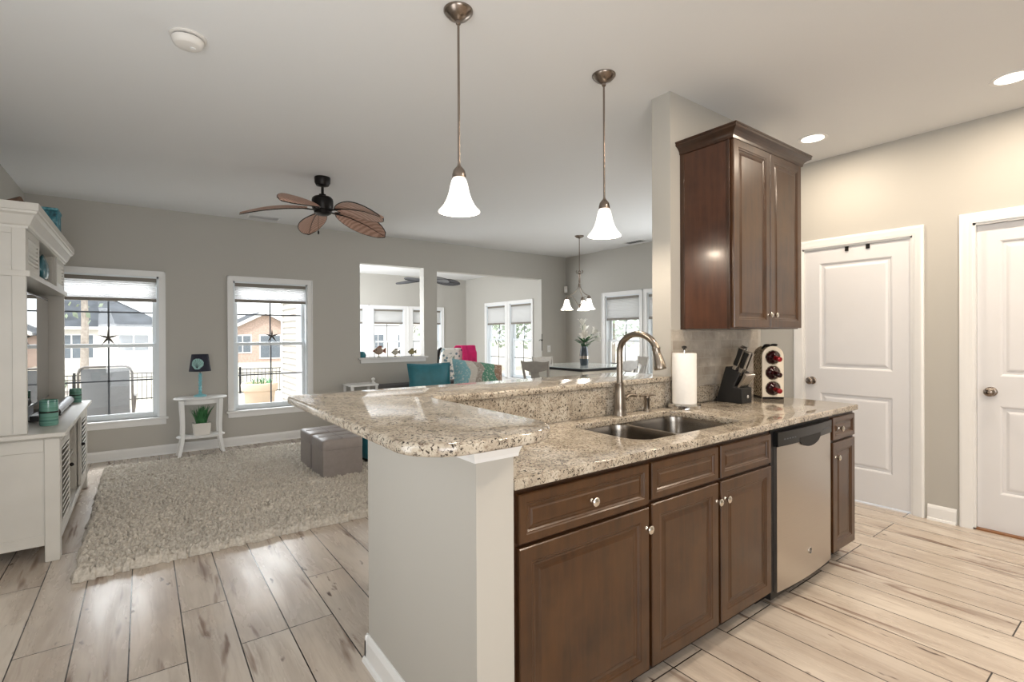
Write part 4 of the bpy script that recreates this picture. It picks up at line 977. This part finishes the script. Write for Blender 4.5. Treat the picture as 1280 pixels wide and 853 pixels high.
# ------------------------------------------------------------------ sofa, pillows, pouf
M['sofa'] = plain('charcoal_upholstery', '5C5B5C', .9, var=.08, scale=50)
e = thing('settee', 'low charcoal upholstered settee below the pass-through opening', 'sofa', (3.45, 6.3, 0))
part('seat_base', MB().box(2.62, 4.28, 5.82, 6.62, .12, .34), M['sofa'], e, world=True, bevel=.03)
part('seat_cushion', MB().box(2.64, 3.44, 5.84, 6.60, .34, .47), M['sofa'], e, world=True, bevel=.04)
part('seat_cushion', MB().box(3.46, 4.26, 5.84, 6.60, .34, .47), M['sofa'], e, world=True, bevel=.04)
part('backrest', MB().box(2.62, 4.28, 6.60, 6.80, .12, .66), M['sofa'], e, world=True, bevel=.04)
for x in (2.68, 4.2):
    for y in (5.9, 6.7): part('leg', MB().lathe([(.018, 0), (.026, .12)], (x, y, 0), 12), M['bronze'], e, world=True)
def pillow(wd, ht, th, n=18):
    mb = MB(); V = {}
    def thick(u, v_): return th*(max(0, 1-abs(u)**2.6)*max(0, 1-abs(v_)**2.6))**.55
    rings = []
    for sgn in (1, -1):
        for i in range(n+1):
            for j in range(n+1):
                u, v_ = -1+2*i/n, -1+2*j/n; pin = 1-.07*(1-abs(u*v_))*0 - .06*((1-abs(u))*(abs(v_)**4)+(1-abs(v_))*(abs(u)**4))
                V[sgn, i, j] = mb.bm.verts.new((u*wd/2*pin, sgn*thick(u, v_)/2, v_*ht/2*pin))
        for i in range(n):
            for j in range(n): mb.bm.faces.new((V[sgn, i, j], V[sgn, i+1, j], V[sgn, i+1, j+1], V[sgn, i, j+1]))
    bmesh.ops.remove_doubles(mb.bm, verts=mb.bm.verts, dist=1e-5)
    return mb
def lean(mb, ax, rz=0, ry=0):
    m = Matrix.Rotation(R(rz), 3, 'Z') @ Matrix.Rotation(R(ax), 3, 'X') @ Matrix.Rotation(R(ry), 3, 'Y')
    bmesh.ops.rotate(mb.bm, verts=mb.bm.verts, cent=(0, 0, 0), matrix=m); return mb
M['tealcloth'] = plain('teal_satin_cloth', '2A7280', .45, var=.12, scale=10)
o = solo('throw_pillow', lean(pillow(.64, .48, .2), -12, -8), M['tealcloth'], 'plump plain teal throw pillow propped on the charcoal settee', 'pillow', None, smooth=60)
o.location = (3.25, 6.30, .72)
def m_patch():
    t = NT('patchwork_print'); v = t.coord(scale=(1, .6, 1), rot=(0, R(35), 0)); vo = t.node('ShaderNodeTexVoronoi'); t.link(v, vo.inputs[0]); vo.inputs['Scale'].default_value = 5.5; vo.inputs['Randomness'].default_value = .6
    sx_ = t.node('ShaderNodeSeparateXYZ'); t.link(t.coord(), sx_.inputs[0]); nn = t.noise(t.coord(), 2.5, 1)
    ad = t.node('ShaderNodeMath', operation='MULTIPLY_ADD'); t.link(nn, ad.inputs[0]); ad.inputs[1].default_value = .5; t.link(sx_.outputs[0], ad.inputs[2])
    bx_ = t.node('ShaderNodeMapRange'); t.link(ad.outputs[0], bx_.inputs[0]); bx_.inputs[1].default_value = -.17; bx_.inputs[2].default_value = .66
    c = t.ramp(bx_.outputs[0], [(0, srgb('7FB0BA')), (.22, srgb('C6C2BA')), (.42, srgb('9B938A')), (.58, srgb('4F8570')), (.80, srgb('8C6E5A'))])
    for nd in t.n:
        if nd.type == 'VALTORGB': nd.color_ramp.interpolation = 'CONSTANT'
    n = t.noise(t.coord(), 38, 3, .6); c = t.mix(t.ramp(n, [(.56, G4(0)), (.6, G4(.55))]), c, srgb('DDDAD4'))
    return t.set(c, .8)
M['patch'] = m_patch()
o = solo('throw_pillow', lean(pillow(.80, .50, .24), -30, -6, 10), M['patch'], 'patchwork throw pillow in blue, grey, green and brown leaning beside teal pillow', 'pillow', None, smooth=60)
o.location = (3.93, 6.10, .735)
e = thing('pouf', 'round teal upholstered pouf on the rug behind the grey cubes', 'pouf', (2.03, 5.02, .03))
part('cushion', MB().lathe([(.20, .05), (.232, .07), (.242, .13), (.242, .3), (.235, .36), (.21, .385), (.1, .395), (.001, .396)], (0, 0, 0), 36), M['tealcloth'], e, smooth=60)
part('base', MB().lathe([(.21, 0), (.21, .05), (.19, .0505)], (0, 0, 0), 36), M['bronze'], e, smooth=40)
# white console whose end shows over the bar
e = thing('console_table', 'low white table with turned knob beside the settee under pass-through', 'table', (2.40, 6.66, 0))
part('tabletop', MB().box(2.20, 2.58, 6.5, 6.85, .665, .69), M['trim'], e, world=True, bevel=.004)
for x in (2.225, 2.555):
    for y in (6.525, 6.825): part('leg', MB().lathe([(.014, 0), (.018, .1), (.022, .3), (.016, .5), (.022, .665)], (x, y, 0), 12), M['trim'], e, world=True, smooth=50)
mb = MB().lathe([(.03, 0), (.032, .01), (.014, .02), (.012, .03), (.024, .045), (.026, .06), (.012, .075), (.001, .078)], (2.545, 6.62, .6905), 18)
solo('white_finial', mb, M['trim'], 'small white turned ornament standing on the low white table', 'ornament', (2.545, 6.62, .6905), smooth=50)

# ------------------------------------------------------------------ dining set
M['chairpaint'] = plain('whitewashed_grey_wood', 'A3A09B', .55, var=.08, scale=18)
M['tablewhite'] = plain('cream_table_paint', 'D9D4C8', .5, var=.04)
e = thing('dining_table', 'square counter-height dining table with dark edged top and cream apron', 'table', (4.88, 4.95, 0))
part('tabletop', MB().box(-.53, .53, -.55, .55, .885, .915), M['bronze'], e, bevel=.006)
part('glass_cover', MB().box(-.52, .52, -.54, .54, .9152, .923), plain('pale_glass_top', 'CFD8D8', .05, 0, .02), e, bevel=.002)
part('apron', MB().box(-.51, .51, -.53, -.505, .775, .885).box(-.51, .51, .505, .53, .775, .885).box(-.51, -.485, -.505, .505, .775, .885).box(.485, .51, -.505, .505, .775, .885), M['tablewhite'], e, bevel=.003)
for sx in (-1, 1):
    for sy in (-1, 1):
        part('leg', MB().lathe([(.022, 0), (.03, .02), (.026, .06), (.034, .2), (.038, .45), (.03, .6), (.042, .66), (.032, .70), (.042, .72), (.042, .885)], (sx*.43, sy*.45, 0), 16), M['tablewhite'], e, smooth=40)
def chair(x, y, rz, lab):
    e = thing('dining_chair', lab, 'chair', (x, y, 0), rz, 'dining chairs round the table')      # faces local +y
    sh = .60; Wc = M['chairpaint']
    part('seat', MB().loft([[(x_, y_, z) for x_, y_ in [(-.19, -.18), (.19, -.18), (.215, .19), (-.215, .19)]] for z in (sh-.03, sh)]), Wc, e, bevel=.01)
    for sx in (-1, 1):
        part('leg', MB().tube([(sx*.19, .17, sh-.03), (sx*.195, .18, .3), (sx*.2, .185, 0)], [.022, .019, .016], 8), Wc, e, smooth=50)
        part('leg', MB().tube([(sx*.175, -.16, sh-.02), (sx*.18, -.18, .3), (sx*.19, -.23, 0)], [.022, .019, .016], 8), Wc, e, smooth=50)
        part('back_post', MB().tube([(sx*.155, -.165, sh-.03), (sx*.165, -.185, .78), (sx*.178, -.215, .93), (sx*.188, -.23, 1.0)], [.02, .018, .017, .015], 8), Wc, e, smooth=50)
    n = 16; pts_t, pts_b = [], []
    for k in range(n+1):
        u = -1+2*k/n
        pts_t.append((u*.205, 1.0+.012*math.cos(u*math.pi)+.034*abs(u)**3-.004))
        pts_b.append((u*.19, .90-.035*math.cos(u*math.pi/2)**.5+.02*abs(u)))
    def place(x_, z, o): return (x_, -.21-.12*(z-.9)-.03*(1-(x_/.205)**2)+o, z)
    out = pts_t+pts_b[::-1]
    part('crest_rail', MB().loft([[place(x_, z, -.011) for x_, z in out], [place(x_, z, .011) for x_, z in out]]), Wc, e, bevel=.004)
    sp = [(-.05, .60), (.05, .60), (.045, .68), (.075, .76), (.055, .84), (.06, .89), (-.06, .89), (-.055, .84), (-.075, .76), (-.045, .68)]
    part('splat', MB().loft([[(x_, -.165-.25*(z-.60)*.6+o-.02*(z > .8), z) for x_, z in sp] for o in (-.008, .008)]), Wc, e, bevel=.002)
    part('stretcher', MB().tube([(-.195, .18, .25), (.195, .18, .25)], .012, 8).tube([(-.185, -.19, .22), (.185, -.19, .22)], .012, 8), Wc, e, smooth=50)
chair(4.22, 5.0, R(-66), 'whitewashed dining chair at table end nearest the sunroom opening')
chair(4.93, 5.62, R(180), 'whitewashed dining chair behind table, only its crest showing beside the vase')
chair(5.04, 4.50, R(4), 'whitewashed dining chair standing just behind the faucet neck, in front')
chair(5.90, 4.98, R(60), 'whitewashed dining chair by the dining window, behind the other chair')
e = thing('flower_vase', 'slim grey-blue glass vase on the dining table', 'vase', (4.89, 4.91, .9235))
M['vase'] = plain('grey_blue_glass', '3A444C', .12, var=.12, scale=24)
part('body', MB().lathe([(.05, 0), (.055, .01), (.062, .08), (.062, .14), (.052, .21), (.042, .26), (.046, .28), (.042, .28), (.038, .26), (.046, .2)], (0, 0, 0), 24, cap1=False), M['vase'], e, smooth=40)
part('band', MB().lathe([(.0625, .09), (.0635, .09), (.0635, .13), (.0625, .13)], (0, 0, 0), 24, cap0=False, cap1=False), M['nickel'], e)
e = thing('lily_bouquet', 'white lilies with dark green leaves standing in the glass vase', 'flowers', (4.89, 4.91, 1.16))
M['petal'] = plain('white_petal', 'F3F1EA', .5, var=.03)
heads = [((-.02, .01, .31), (-.1, -.1, 1)), ((.09, -.06, .19), (.5, -.3, .6)), ((.05, .05, .22), (.3, .3, .8)), ((-.05, -.06, .14), (-.6, -.5, .5)), ((.10, -.10, .11), (.6, -.5, .3))]
mb = MB()
for p, d in heads: mb.tube([(0, 0, -.12), (p[0]*.4, p[1]*.4, p[2]*.5), p], .004, 6)
part('stems', mb, M['leaf_dark'], e)
for p, d in heads:
    mb = MB(); dv = Vector(d).normalized(); q = Vector((0, 0, 1)).rotation_difference(dv)
    for k in range(6):
        a = R(60*k); rd_ = Vector((math.cos(a), math.sin(a), 0)); sd = Vector((-rd_.y, rd_.x, 0))
        pp = [(0.006, 0, .008), (.022, .04, .022), (.045, .075, .024), (.072, .09, .003)]
        mb.loft([[Vector(p)+q @ (rd_*r_+Vector((0, 0, z))+sd*w_*s_+Vector((0, 0, o))) for s_, o in ((1, .001), (0, -.002), (-1, .001), (0, .003))] for r_, z, w_ in pp])
    part('blossom', mb, M['petal'], e, smooth=60)
mb = MB()
for k in range(22):
    a = random.uniform(0, 2*math.pi); d = Vector((math.cos(a), math.sin(a), 0)); s_ = Vector((-d.y, d.x, 0)); l = random.uniform(.12, .21); z0 = random.uniform(.0, .1); up_ = random.uniform(-.3, .7)
    pts = [d*l*t+Vector((0, 0, z0+.06*t+up_*l*(t-.7*t*t))) for t in (.1, .4, .75, 1)]
    mb.loft([[p+s_*w_, p+Vector((0, 0, .003)), p-s_*w_, p-Vector((0, 0, .003))] for p, w_ in zip(pts, (.006, .02, .015, .001))])
part('leaves', mb, M['leaf_dark'], e)
# small wall fittings
e = thing('light_switch', 'white light switch plate on far wall beside the sunroom opening', 'light switch', (5.99, YF, 1.09))
part('plate', MB().box(-.038, .038, -.006, -.0005, -.06, .06), M['trim'], e, bevel=.003)
part('rocker', MB().box(-.016, .016, -.010, -.006, -.033, .033), M['det'], e, bevel=.002)
e = thing('motion_sensor', 'small white motion sensor high in the dining room corner', 'sensor', (XR-.06, YF-.06, 2.19), R(-45))
part('body', MB().box(-.032, .032, -.012, .034, -.06, .06), M['det'], e, bevel=.008)
part('lens', MB().box(-.022, .022, -.016, -.012, -.045, .0), M['trim'], e, bevel=.003)
e = thing('plant_hanger', 'thin black wrought iron hook on wall edge by sunroom window', 'hook', (5.80, YF+.1, 1.2))
part('rod', MB().lathe([(.006, -.14), (.006, .16)], (0, -.13, 0), 8), M['bronze'], e)
part('bracket', MB().tube([(.019, -.03, .04), (-.0, -.08, .06), (0, -.13, .04)], .005, 6).ball((0, -.13, .05), .016), M['bronze'], e, smooth=50)

# ------------------------------------------------------------------ sunroom armchair, ledge fish, window starfish
def m_floral():
    t = NT('blue_floral_print'); v = t.coord(); vo = t.node('ShaderNodeTexVoronoi'); t.link(v, vo.inputs[0]); vo.inputs['Scale'].default_value = 13
    n = t.noise(v, 22, 3, .6, 1)
    c = t.mix(t.ramp(vo.outputs['Distance'], [(.24, G4(1)), (.36, G4(0))]), srgb('E9E7E2'), srgb('6D8794'))
    c = t.mix(t.ramp(n, [(.58, G4(0)), (.63, G4(.8))]), c, srgb('8FA08D')); return t.set(c, .85)
M['floral'] = m_floral()
ax_, ay_ = 4.53, 7.86
e = thing('armchair', 'dark framed armchair with blue floral back standing in the sunroom', 'armchair', (ax_, ay_, 0), R(0))
part('seat', MB().box(-.30, .30, .04, .60, .34, .50), M['floral'], e, bevel=.05)
mb = MB().loft([[(x, y-.012*z*10, z) for x, y in ((-wd, .0), (wd, .0), (wd, .13), (-wd, .13))] for z, wd in ((.46, .29), (.7, .31), (.95, .315), (1.08, .30), (1.115, .26))])
part('backrest', mb, M['floral'], e, bevel=.035, seg=3)
for sx in (-1, 1):
    part('back_post', MB().tube([(sx*.325, .09, 0), (sx*.325, .07, .5), (sx*.34, -.02, .95), (sx*.335, -.06, 1.08), (sx*.29, -.08, 1.125)], [.02, .026, .028, .028, .016], 8), M['bronze'], e, smooth=50)
    part('leg', MB().tube([(sx*.29, .57, .36), (sx*.29, .58, 0)], [.024, .018], 8), M['bronze'], e, smooth=50)
    part('armrest', MB().tube([(sx*.335, .02, .72), (sx*.34, .3, .72), (sx*.34, .55, .69), (sx*.335, .58, .62), (sx*.31, .57, .42)], .022, 8), M['bronze'], e, smooth=50)
M['pink'] = plain('hot_pink_cloth', 'D0216B', .8, var=.12, scale=8)
mb = MB(); n = 22; rows = []
def drape(t):                                     # profile over the chair's top edge, from behind down the front
    P_ = [(.17, .80), (.145, 1.0), (.10, 1.125), (.02, 1.15), (-.12, 1.15), (-.178, 1.08), (-.17, .96), (-.16, .86)]
    i = min(len(P_)-2, int(t*(len(P_)-1))); f_ = t*(len(P_)-1)-i; a, b = P_[i], P_[i+1]; return a[0]+(b[0]-a[0])*f_, a[1]+(b[1]-a[1])*f_
for th in (0, .008):
    for k in range(n+1):
        t = k/n; y, z = drape(t); row = []
        for j in range(15):
            u = j/14; fold = .012*math.sin(u*22+t*2)*min(1, abs(t-.45)*3)
            row.append((.07+u*(.28+.05*t), y-fold-(th if t > .5 else -th)*1, z+(.006 if 0.35 < t < .6 else 0)+th*.6-(u*.05 if t > .6 else 0)))
        rows.append(row)
V_ = [[mb.bm.verts.new(p) for p in r_] for r_ in rows]
for s_ in (0, n+1):
    for k in range(n):
        for j in range(14): mb.bm.faces.new((V_[s_+k][j], V_[s_+k][j+1], V_[s_+k+1][j+1], V_[s_+k+1][j]))
for k in range(n):
    for j in (0, 14): mb.bm.faces.new((V_[k][j], V_[k+1][j], V_[n+1+k+1][j], V_[n+1+k][j]))
for k in (0, n):
    for j in range(14): mb.bm.faces.new((V_[k][j], V_[k][j+1], V_[n+1+k][j+1], V_[n+1+k][j]))
o = solo('throw_blanket', mb, M['pink'], 'hot pink throw draped over top corner of the floral armchair', 'throw', None, smooth=60); o.location = (ax_, ay_, 0)
def fish(x, sc, lab, cols):
    e = thing('fish_figurine', lab, 'figurine', (x, YF+.05, PT[2]+.0005), 0, 'fish figurines on the pass-through ledge')
    a, b = plain('fish_body_'+cols[0], cols[0], .5, var=.35, scale=60), plain('fish_fin_'+cols[1], cols[1], .5, var=.2, scale=40)
    part('body', MB().ball((0, 0, .09*sc), .06*sc, 1.15, .35, .9, 18, 12), a, e, smooth=60)
    part('tail', MB().loft([[(.06*sc, y, .09*sc+z) for y, z in ((-.008, -.01), (.008, -.01), (.008, .01), (-.008, .01))], [(.11*sc, y, .095*sc+z*sc) for y, z in ((-.006, -.045), (.006, -.045), (.006, .045), (-.006, .045))]]), b, e)
    part('fin', MB().loft([[(x_*sc, -.006, z*sc) for x_, z in ((-.03, .135), (.04, .13), (.055, .165), (.0, .165))], [(x_*sc, .006, z*sc) for x_, z in ((-.03, .135), (.04, .13), (.055, .165), (.0, .165))]]), b, e)
    part('mouth', MB().ball((-.07*sc, 0, .09*sc), .016*sc), b, e, smooth=60)
    part('eye', MB().ball((-.04*sc, -.017*sc, .105*sc), .009*sc), M['black'], e, smooth=60)
    part('stand', MB().lathe([(.028*sc, 0), (.028*sc, .006), (.006, .01), (.005, .06*sc)], (0, 0, 0), 14), M['bronze'], e, smooth=40)
fish(2.765, 1.0, 'largest fish figurine on the ledge, brown and rust coloured', ('A58F7E', '8A5A48'))
fish(3.02, .72, 'middle fish figurine on the ledge, grey and white', ('B9B4A6', '76726A'))
fish(3.285, .72, 'fish figurine on the ledge nearest the wall post, yellow-brown', ('8E8458', '5E5A3E'))
mb = MB().loft([[(PT[0]+.05+.06*t*math.cos(a), YF+.075+.05*t*math.sin(a), PT[2]+.0005+z) for a in np.linspace(0, 2*math.pi, 19)[:-1]] for z, t in ((0, .8), (.02, 1), (.05, .9), (.08, .55), (.09, .1))])
solo('sea_shell', mb, M['tealcloth'], 'turquoise rounded ornament at the outer end of the pass-through ledge', 'ornament', (PT[0]+.05, YF+.075, PT[2]), smooth=60)
def starfish(loc, rz, rad, lab, dark=True):
    e = thing('starfish', lab, 'ornament', loc, rz, 'starfish hung in the windows')
    n = 10; pts = []
    for k in range(50):
        a = R(90+7.2*k); ph = (k % 10)/10; d_ = abs(ph-0) if ph < .5 else 1-ph
        pts.append((rad*(1-.86*min(1, (d_*2)**.38))*math.cos(a), rad*(1-.86*min(1, (d_*2)**.38))*math.sin(a)))
    part('body', MB().loft([[(x*s_, o, z*s_) for x, z in pts] for s_, o in ((.55, -.010), (.9, -.006), (1, 0), (.9, .004))]), M['star'], e, smooth=50)
    part('cord', MB().lathe([(.0012, rad*.9), (.0012, rad*.9+.12)], (0, 0, 0), 5), M['star'], e)
M['star'] = plain('dark_starfish', '4A443E', .8, var=.2, scale=30)
starfish((-.30, YF+.03, 1.335), 0, .105, 'starfish hanging in the window behind the patio chair view')
starfish((1.335, YF+.03, 1.345), 0, .10, 'starfish hanging in the window beside the shell lamp')
starfish((XR+.03, 5.50, 1.32), -math.pi/2, .10, 'starfish hanging in the dining window above the faucet')

# ------------------------------------------------------------------ outdoors
def m_ground():
    t = NT('dry_winter_lawn'); n = t.noise(t.coord(), .6, 5, .6); return t.set(t.ramp(n, [(.3, srgb('B9B2A2')), (.7, srgb('CFC9BA'))]), .95)
M['lawn'] = m_ground()
M['patio'] = plain('pale_concrete', 'D6D1C8', .85, var=.05, scale=3)
mb = MB(); ys = [(YF+WT, -.12), (11.5, -.14), (14, -.35), (27, -1.2), (160, -1.2)]
mb.loft([[(-90, y, z), (140, y, z), (140, y, z-.3), (-90, y, z-.3)] for y, z in ys])
struct('ground_lawn', mb, M['lawn'])
struct('ground_side_lawn', MB().box(XR+WT, 90, -30, YF+WT, -.45, -.14), M['lawn'])
struct('ground_patio', MB().box(-4, 2.2, YF+WT+.002, 10.6, -.11, -.085), M['patio'])
# patio chair seen from behind
M['sling'] = plain('grey_sling_mesh', '6C6F72', .8, var=.06, scale=50); M['alum'] = plain('bronze_aluminium', '5F5B57', .4, .4)
e = thing('patio_chair', 'grey sling patio chair outside window behind the entertainment center', 'patio chair', (-.37, 8.0, -.085), 0)
zz = .0
part('back_frame', MB().tube([(-.27, .45, .0), (-.27, .10, .40), (-.265, .02, .55), (-.26, -.08, .98), (-.24, -.09, 1.04), (-.2, -.092, 1.06), (.2, -.092, 1.06), (.24, -.09, 1.04), (.26, -.08, .98), (.265, .02, .55), (.27, .10, .40), (.27, .45, 0)], .014, 8), M['alum'], e, smooth=60)
part('backrest', MB().loft([[(-.235, y, z), (.235, y, z), (.235, y+.008, z), (-.235, y+.008, z)] for y, z in ((.07, .43), (.015, .55), (-.05, .82), (-.088, 1.04))]), M['sling'], e)
part('seat', MB().loft([[(-.235, y, z), (.235, y, z), (.235, y, z+.008), (-.235, y, z+.008)] for y, z in ((.09, .42), (.25, .40), (.55, .43))]), M['sling'], e)
for sx in (-1, 1):
    part('leg', MB().tube([(sx*.27, .56, .44), (sx*.275, .45, .36), (sx*.28, -.12, .0)], .013, 8), M['alum'], e, smooth=60)
    part('armrest', MB().tube([(sx*.285, -.02, .66), (sx*.29, .2, .67), (sx*.285, .48, .63), (sx*.27, .55, .43)], .017, 8), M['alum'], e, smooth=60)
M['terra'] = plain('sandstone_planter', 'CDBBA6', .8, var=.06)
e = thing('planter', 'large tapered sandstone planter outside window beside the siding', 'planter', (1.455, 8.5, -.085))
part('pot', MB().lathe([(.17, 0), (.175, .02), (.215, .55), (.225, .58), (.255, .60), (.26, .69), (.25, .71), (.22, .71), (.21, .64), (.001, .63)], (0, 0, 0), 36), M['terra'], e, smooth=35)
part('plant', blades(40, .22, .2, .008, .62, .14), M['leaf'], e)
# fence
M['fence'] = plain('black_iron', '1B1C1E', .5, .3)
def fence(name, x0, x1, y, z, lab):
    e = thing('iron_fence', lab, 'fence', ((x0+x1)/2, y, z)); L = x1-x0
    part('rail', MB().box(-L/2, L/2, -.015, .015, 1.0, 1.03), M['fence'], e)
    part('rail', MB().box(-L/2, L/2, -.015, .015, .85, .88), M['fence'], e)
    part('rail', MB().box(-L/2, L/2, -.015, .015, .12, .15), M['fence'], e)
    n = int(L/2.4)
    for k in range(n+1):
        x = -L/2+L*k/n; part('post', MB().box(x-.035, x+.035, -.035, .035, -.05, 1.1), M['fence'], e)
    mb = MB(); m_ = int(L/.13)
    for k in range(m_): x = -L/2+L*k/m_; mb.box(x-.008, x+.008, -.008, .008, .05, 1.0)
    part('pickets', mb, M['fence'], e, kind='stuff')
fence('f', -9, 12.6, 21.5, -.93, 'black iron picket fence at the lawn edge beyond the patio')
# houses
M['roof'] = plain('grey_shingle_roof', '4E5359', .9, var=.3, scale=1.2); M['render'] = plain('white_house_siding', 'E8E4DE', .8, var=.03)
M['brick'] = plain('rosy_brick', 'BFA89C', .9, var=.15, scale=6); M['hglass'] = plain('dark_house_glass', '6A737C', .2, 0, .1)
def house(x, y, z, wx_, dy, hw, hr, lab, gable=False, body=None, wins=()):
    e = thing('house', lab, 'house', (x, y, z))
    b = body or M['render']
    part('walls', MB().box(-wx_/2, wx_/2, 0, dy, 0, hw), b, e)
    o_ = .5
    if gable:
        mb = MB().prism([(-wx_/2-o_, hw), (0, hw+hr), (wx_/2+o_, hw), (wx_/2+o_, hw-.2), (0, hw+hr-.25), (-wx_/2-o_, hw-.2)], lambda a, c: (a, -o_, c), lambda a, c: (a, dy+o_, c))
        part('roof', mb, M['roof'], e)
        part('gable', MB().prism([(-wx_/2, hw), (wx_/2, hw), (0, hw+hr-.25)], lambda a, c: (a, 0, c), lambda a, c: (a, .3, c)), b, e)
        part('bargeboard', MB().prism([(-wx_/2-o_, hw-.25), (-wx_/2-o_, hw+.05), (0, hw+hr+.05), (wx_/2+o_, hw+.05), (wx_/2+o_, hw-.25), (0, hw+hr-.3)], lambda a, c: (a, -o_-.06, c), lambda a, c: (a, -o_, c)), M['trim'], e)
    else:
        mb = MB().loft([[(-wx_/2-o_, -o_, hw), (wx_/2+o_, -o_, hw), (wx_/2+o_, dy+o_, hw), (-wx_/2-o_, dy+o_, hw)], [(-wx_/2+dy*.55, dy/2-.1, hw+hr), (wx_/2-dy*.55, dy/2-.1, hw+hr), (wx_/2-dy*.55, dy/2+.1, hw+hr), (-wx_/2+dy*.55, dy/2+.1, hw+hr)]])
        part('roof', mb, M['roof'], e)
        part('fascia', MB().box(-wx_/2-o_, wx_/2+o_, -o_-.05, -o_, hw-.2, hw+.02), M['trim'], e)
    for (a, w_, z0, z1) in wins:
        f = part('window', MB().box(a-w_/2-.12, a+w_/2+.12, -.06, -.005, z0-.12, z1+.12), M['trim'], e)
        part('pane', MB().box(a-w_/2, a-.05, -.08, -.06, z0, z1).box(a+.05, a+w_/2, -.08, -.06, z0, z1), M['hglass'], f)
house(-3.6, 52, -1.2, 10.6, 10, 3.35, 3.3, 'pale ranch house with grey hip roof seen through the nearest window', wins=[(-3.6, 1.6, 1.2, 2.6), (-.9, 2.6, .9, 2.7), (3.0, 2.0, 1.4, 2.7)])
house(9.9, 55, -1.2, 7.2, 10, 2.9, 2.2, 'gabled house with rosy walls seen through window by the lamp', True, M['brick'], wins=[(-2.0, 1.4, 1.0, 2.6), (.5, 1.8, .4, 2.6)])
house(30, 62, -1.2, 22, 10, 6.5, 2.5, 'large pale two-storey house seen through the sunroom windows', wins=[(x, 1.5, z0, z0+1.7) for x in (-9, -5.5, -2, 1.5, 5, 8.5) for z0 in (1.0, 4.2)])
# trees
def tree(x, y, z, hgt, cr, lab, dense=900, trunk=.16, bare=False, seed=1, mid=.66):
    rnd = random.Random(seed)
    e = thing('tree', lab, 'tree', (x, y, z), 0, 'trees beyond the windows')
    mb = MB().tube([(0, 0, 0), (.05, 0, hgt*.35), (-.05, .05, hgt*.7), (0, 0, hgt*.92)], [trunk, trunk*.8, trunk*.5, trunk*.15], 8)
    for k in range(9 if not bare else 14):
        a = rnd.uniform(0, 6.28); z0 = hgt*rnd.uniform(.35, .8); l = cr*rnd.uniform(.5, .95)
        mb.tube([(0, 0, z0), (l*.5*math.cos(a), l*.5*math.sin(a), z0+l*.35), (l*math.cos(a), l*math.sin(a), z0+l*.6)], [trunk*.3, trunk*.18, trunk*.06], 5)
    part('trunk', mb, M['bark'], e)
    mb = MB()
    for k in range(dense):
        a, b = rnd.uniform(0, 6.28), math.acos(rnd.uniform(-1, 1)); rr_ = cr*rnd.random()**.4
        c = Vector((rr_*math.sin(b)*math.cos(a), rr_*math.sin(b)*math.sin(a), hgt*mid+rr_*math.cos(b)*hgt*.36/cr)); s_ = rnd.uniform(.10, .22)*cr/2.2
        u = Vector((rnd.uniform(-1, 1), rnd.uniform(-1, 1), rnd.uniform(-1, 1))).normalized(); v_ = u.orthogonal().normalized()
        mb.quad([c+u*s_, c+v_*s_*.6, c-u*s_, c-v_*s_*.6])
    part('crown', mb, M['foliage'], e)
M['bark'] = plain('pale_bark', 'A39A92', .9, var=.2); M['foliage'] = plain('grey_green_foliage', '98A590', .8, var=.35, scale=2)
tree(-2.6, 36, -1.2, 10.5, 2.6, 'tall slim tree before the ranch house roof, pale trunk showing', 160, .2, seed=2)
for i, (x, y, h_, cr, lab) in enumerate([(23, 20.6, 6.5, 3.0, 'leafy tree filling the dining window beyond the faucet'), (23, 14.2, 6, 2.6, 'leafy tree outside, showing in the narrow strip of dining window'), (22, 29.5, 6.5, 3.2, 'leafy tree in the sunroom side window nearest the dining chairs'), (21, 38, 7, 3.2, 'leafy tree in the sunroom side window nearest the room corner'), (30, 33, 8, 3.4, 'tree farther out beyond the sunroom side windows')]):
    tree(x, y, -.6 if y > 18 else -.14, h_, cr, lab, 800, .12, seed=10+i, mid=.5)
e = thing('lawn_shrub', 'small round shrub in mulch bed on lawn beyond the patio chair', 'shrub', (-3.4, 30, -1.2))
part('mulch_bed', MB().loft([oval(1.6, .9, .0), oval(1.5, .8, .06)]), M['bark'], e)
mb = MB()
for k in range(260):
    a, b = random.uniform(0, 6.28), random.uniform(0, 1.5); c = Vector((.55*math.cos(a)*math.sin(b+.3), .55*math.sin(a)*math.sin(b+.3), .2+.6*math.cos(b))); u = Vector((random.uniform(-1, 1), random.uniform(-1, 1), random.uniform(-1, 1))).normalized(); v_ = u.orthogonal()*.09; u = u*.14
    mb.quad([c+u, c+v_, c-u, c-v_])
part('leaves', mb, M['foliage'], e)
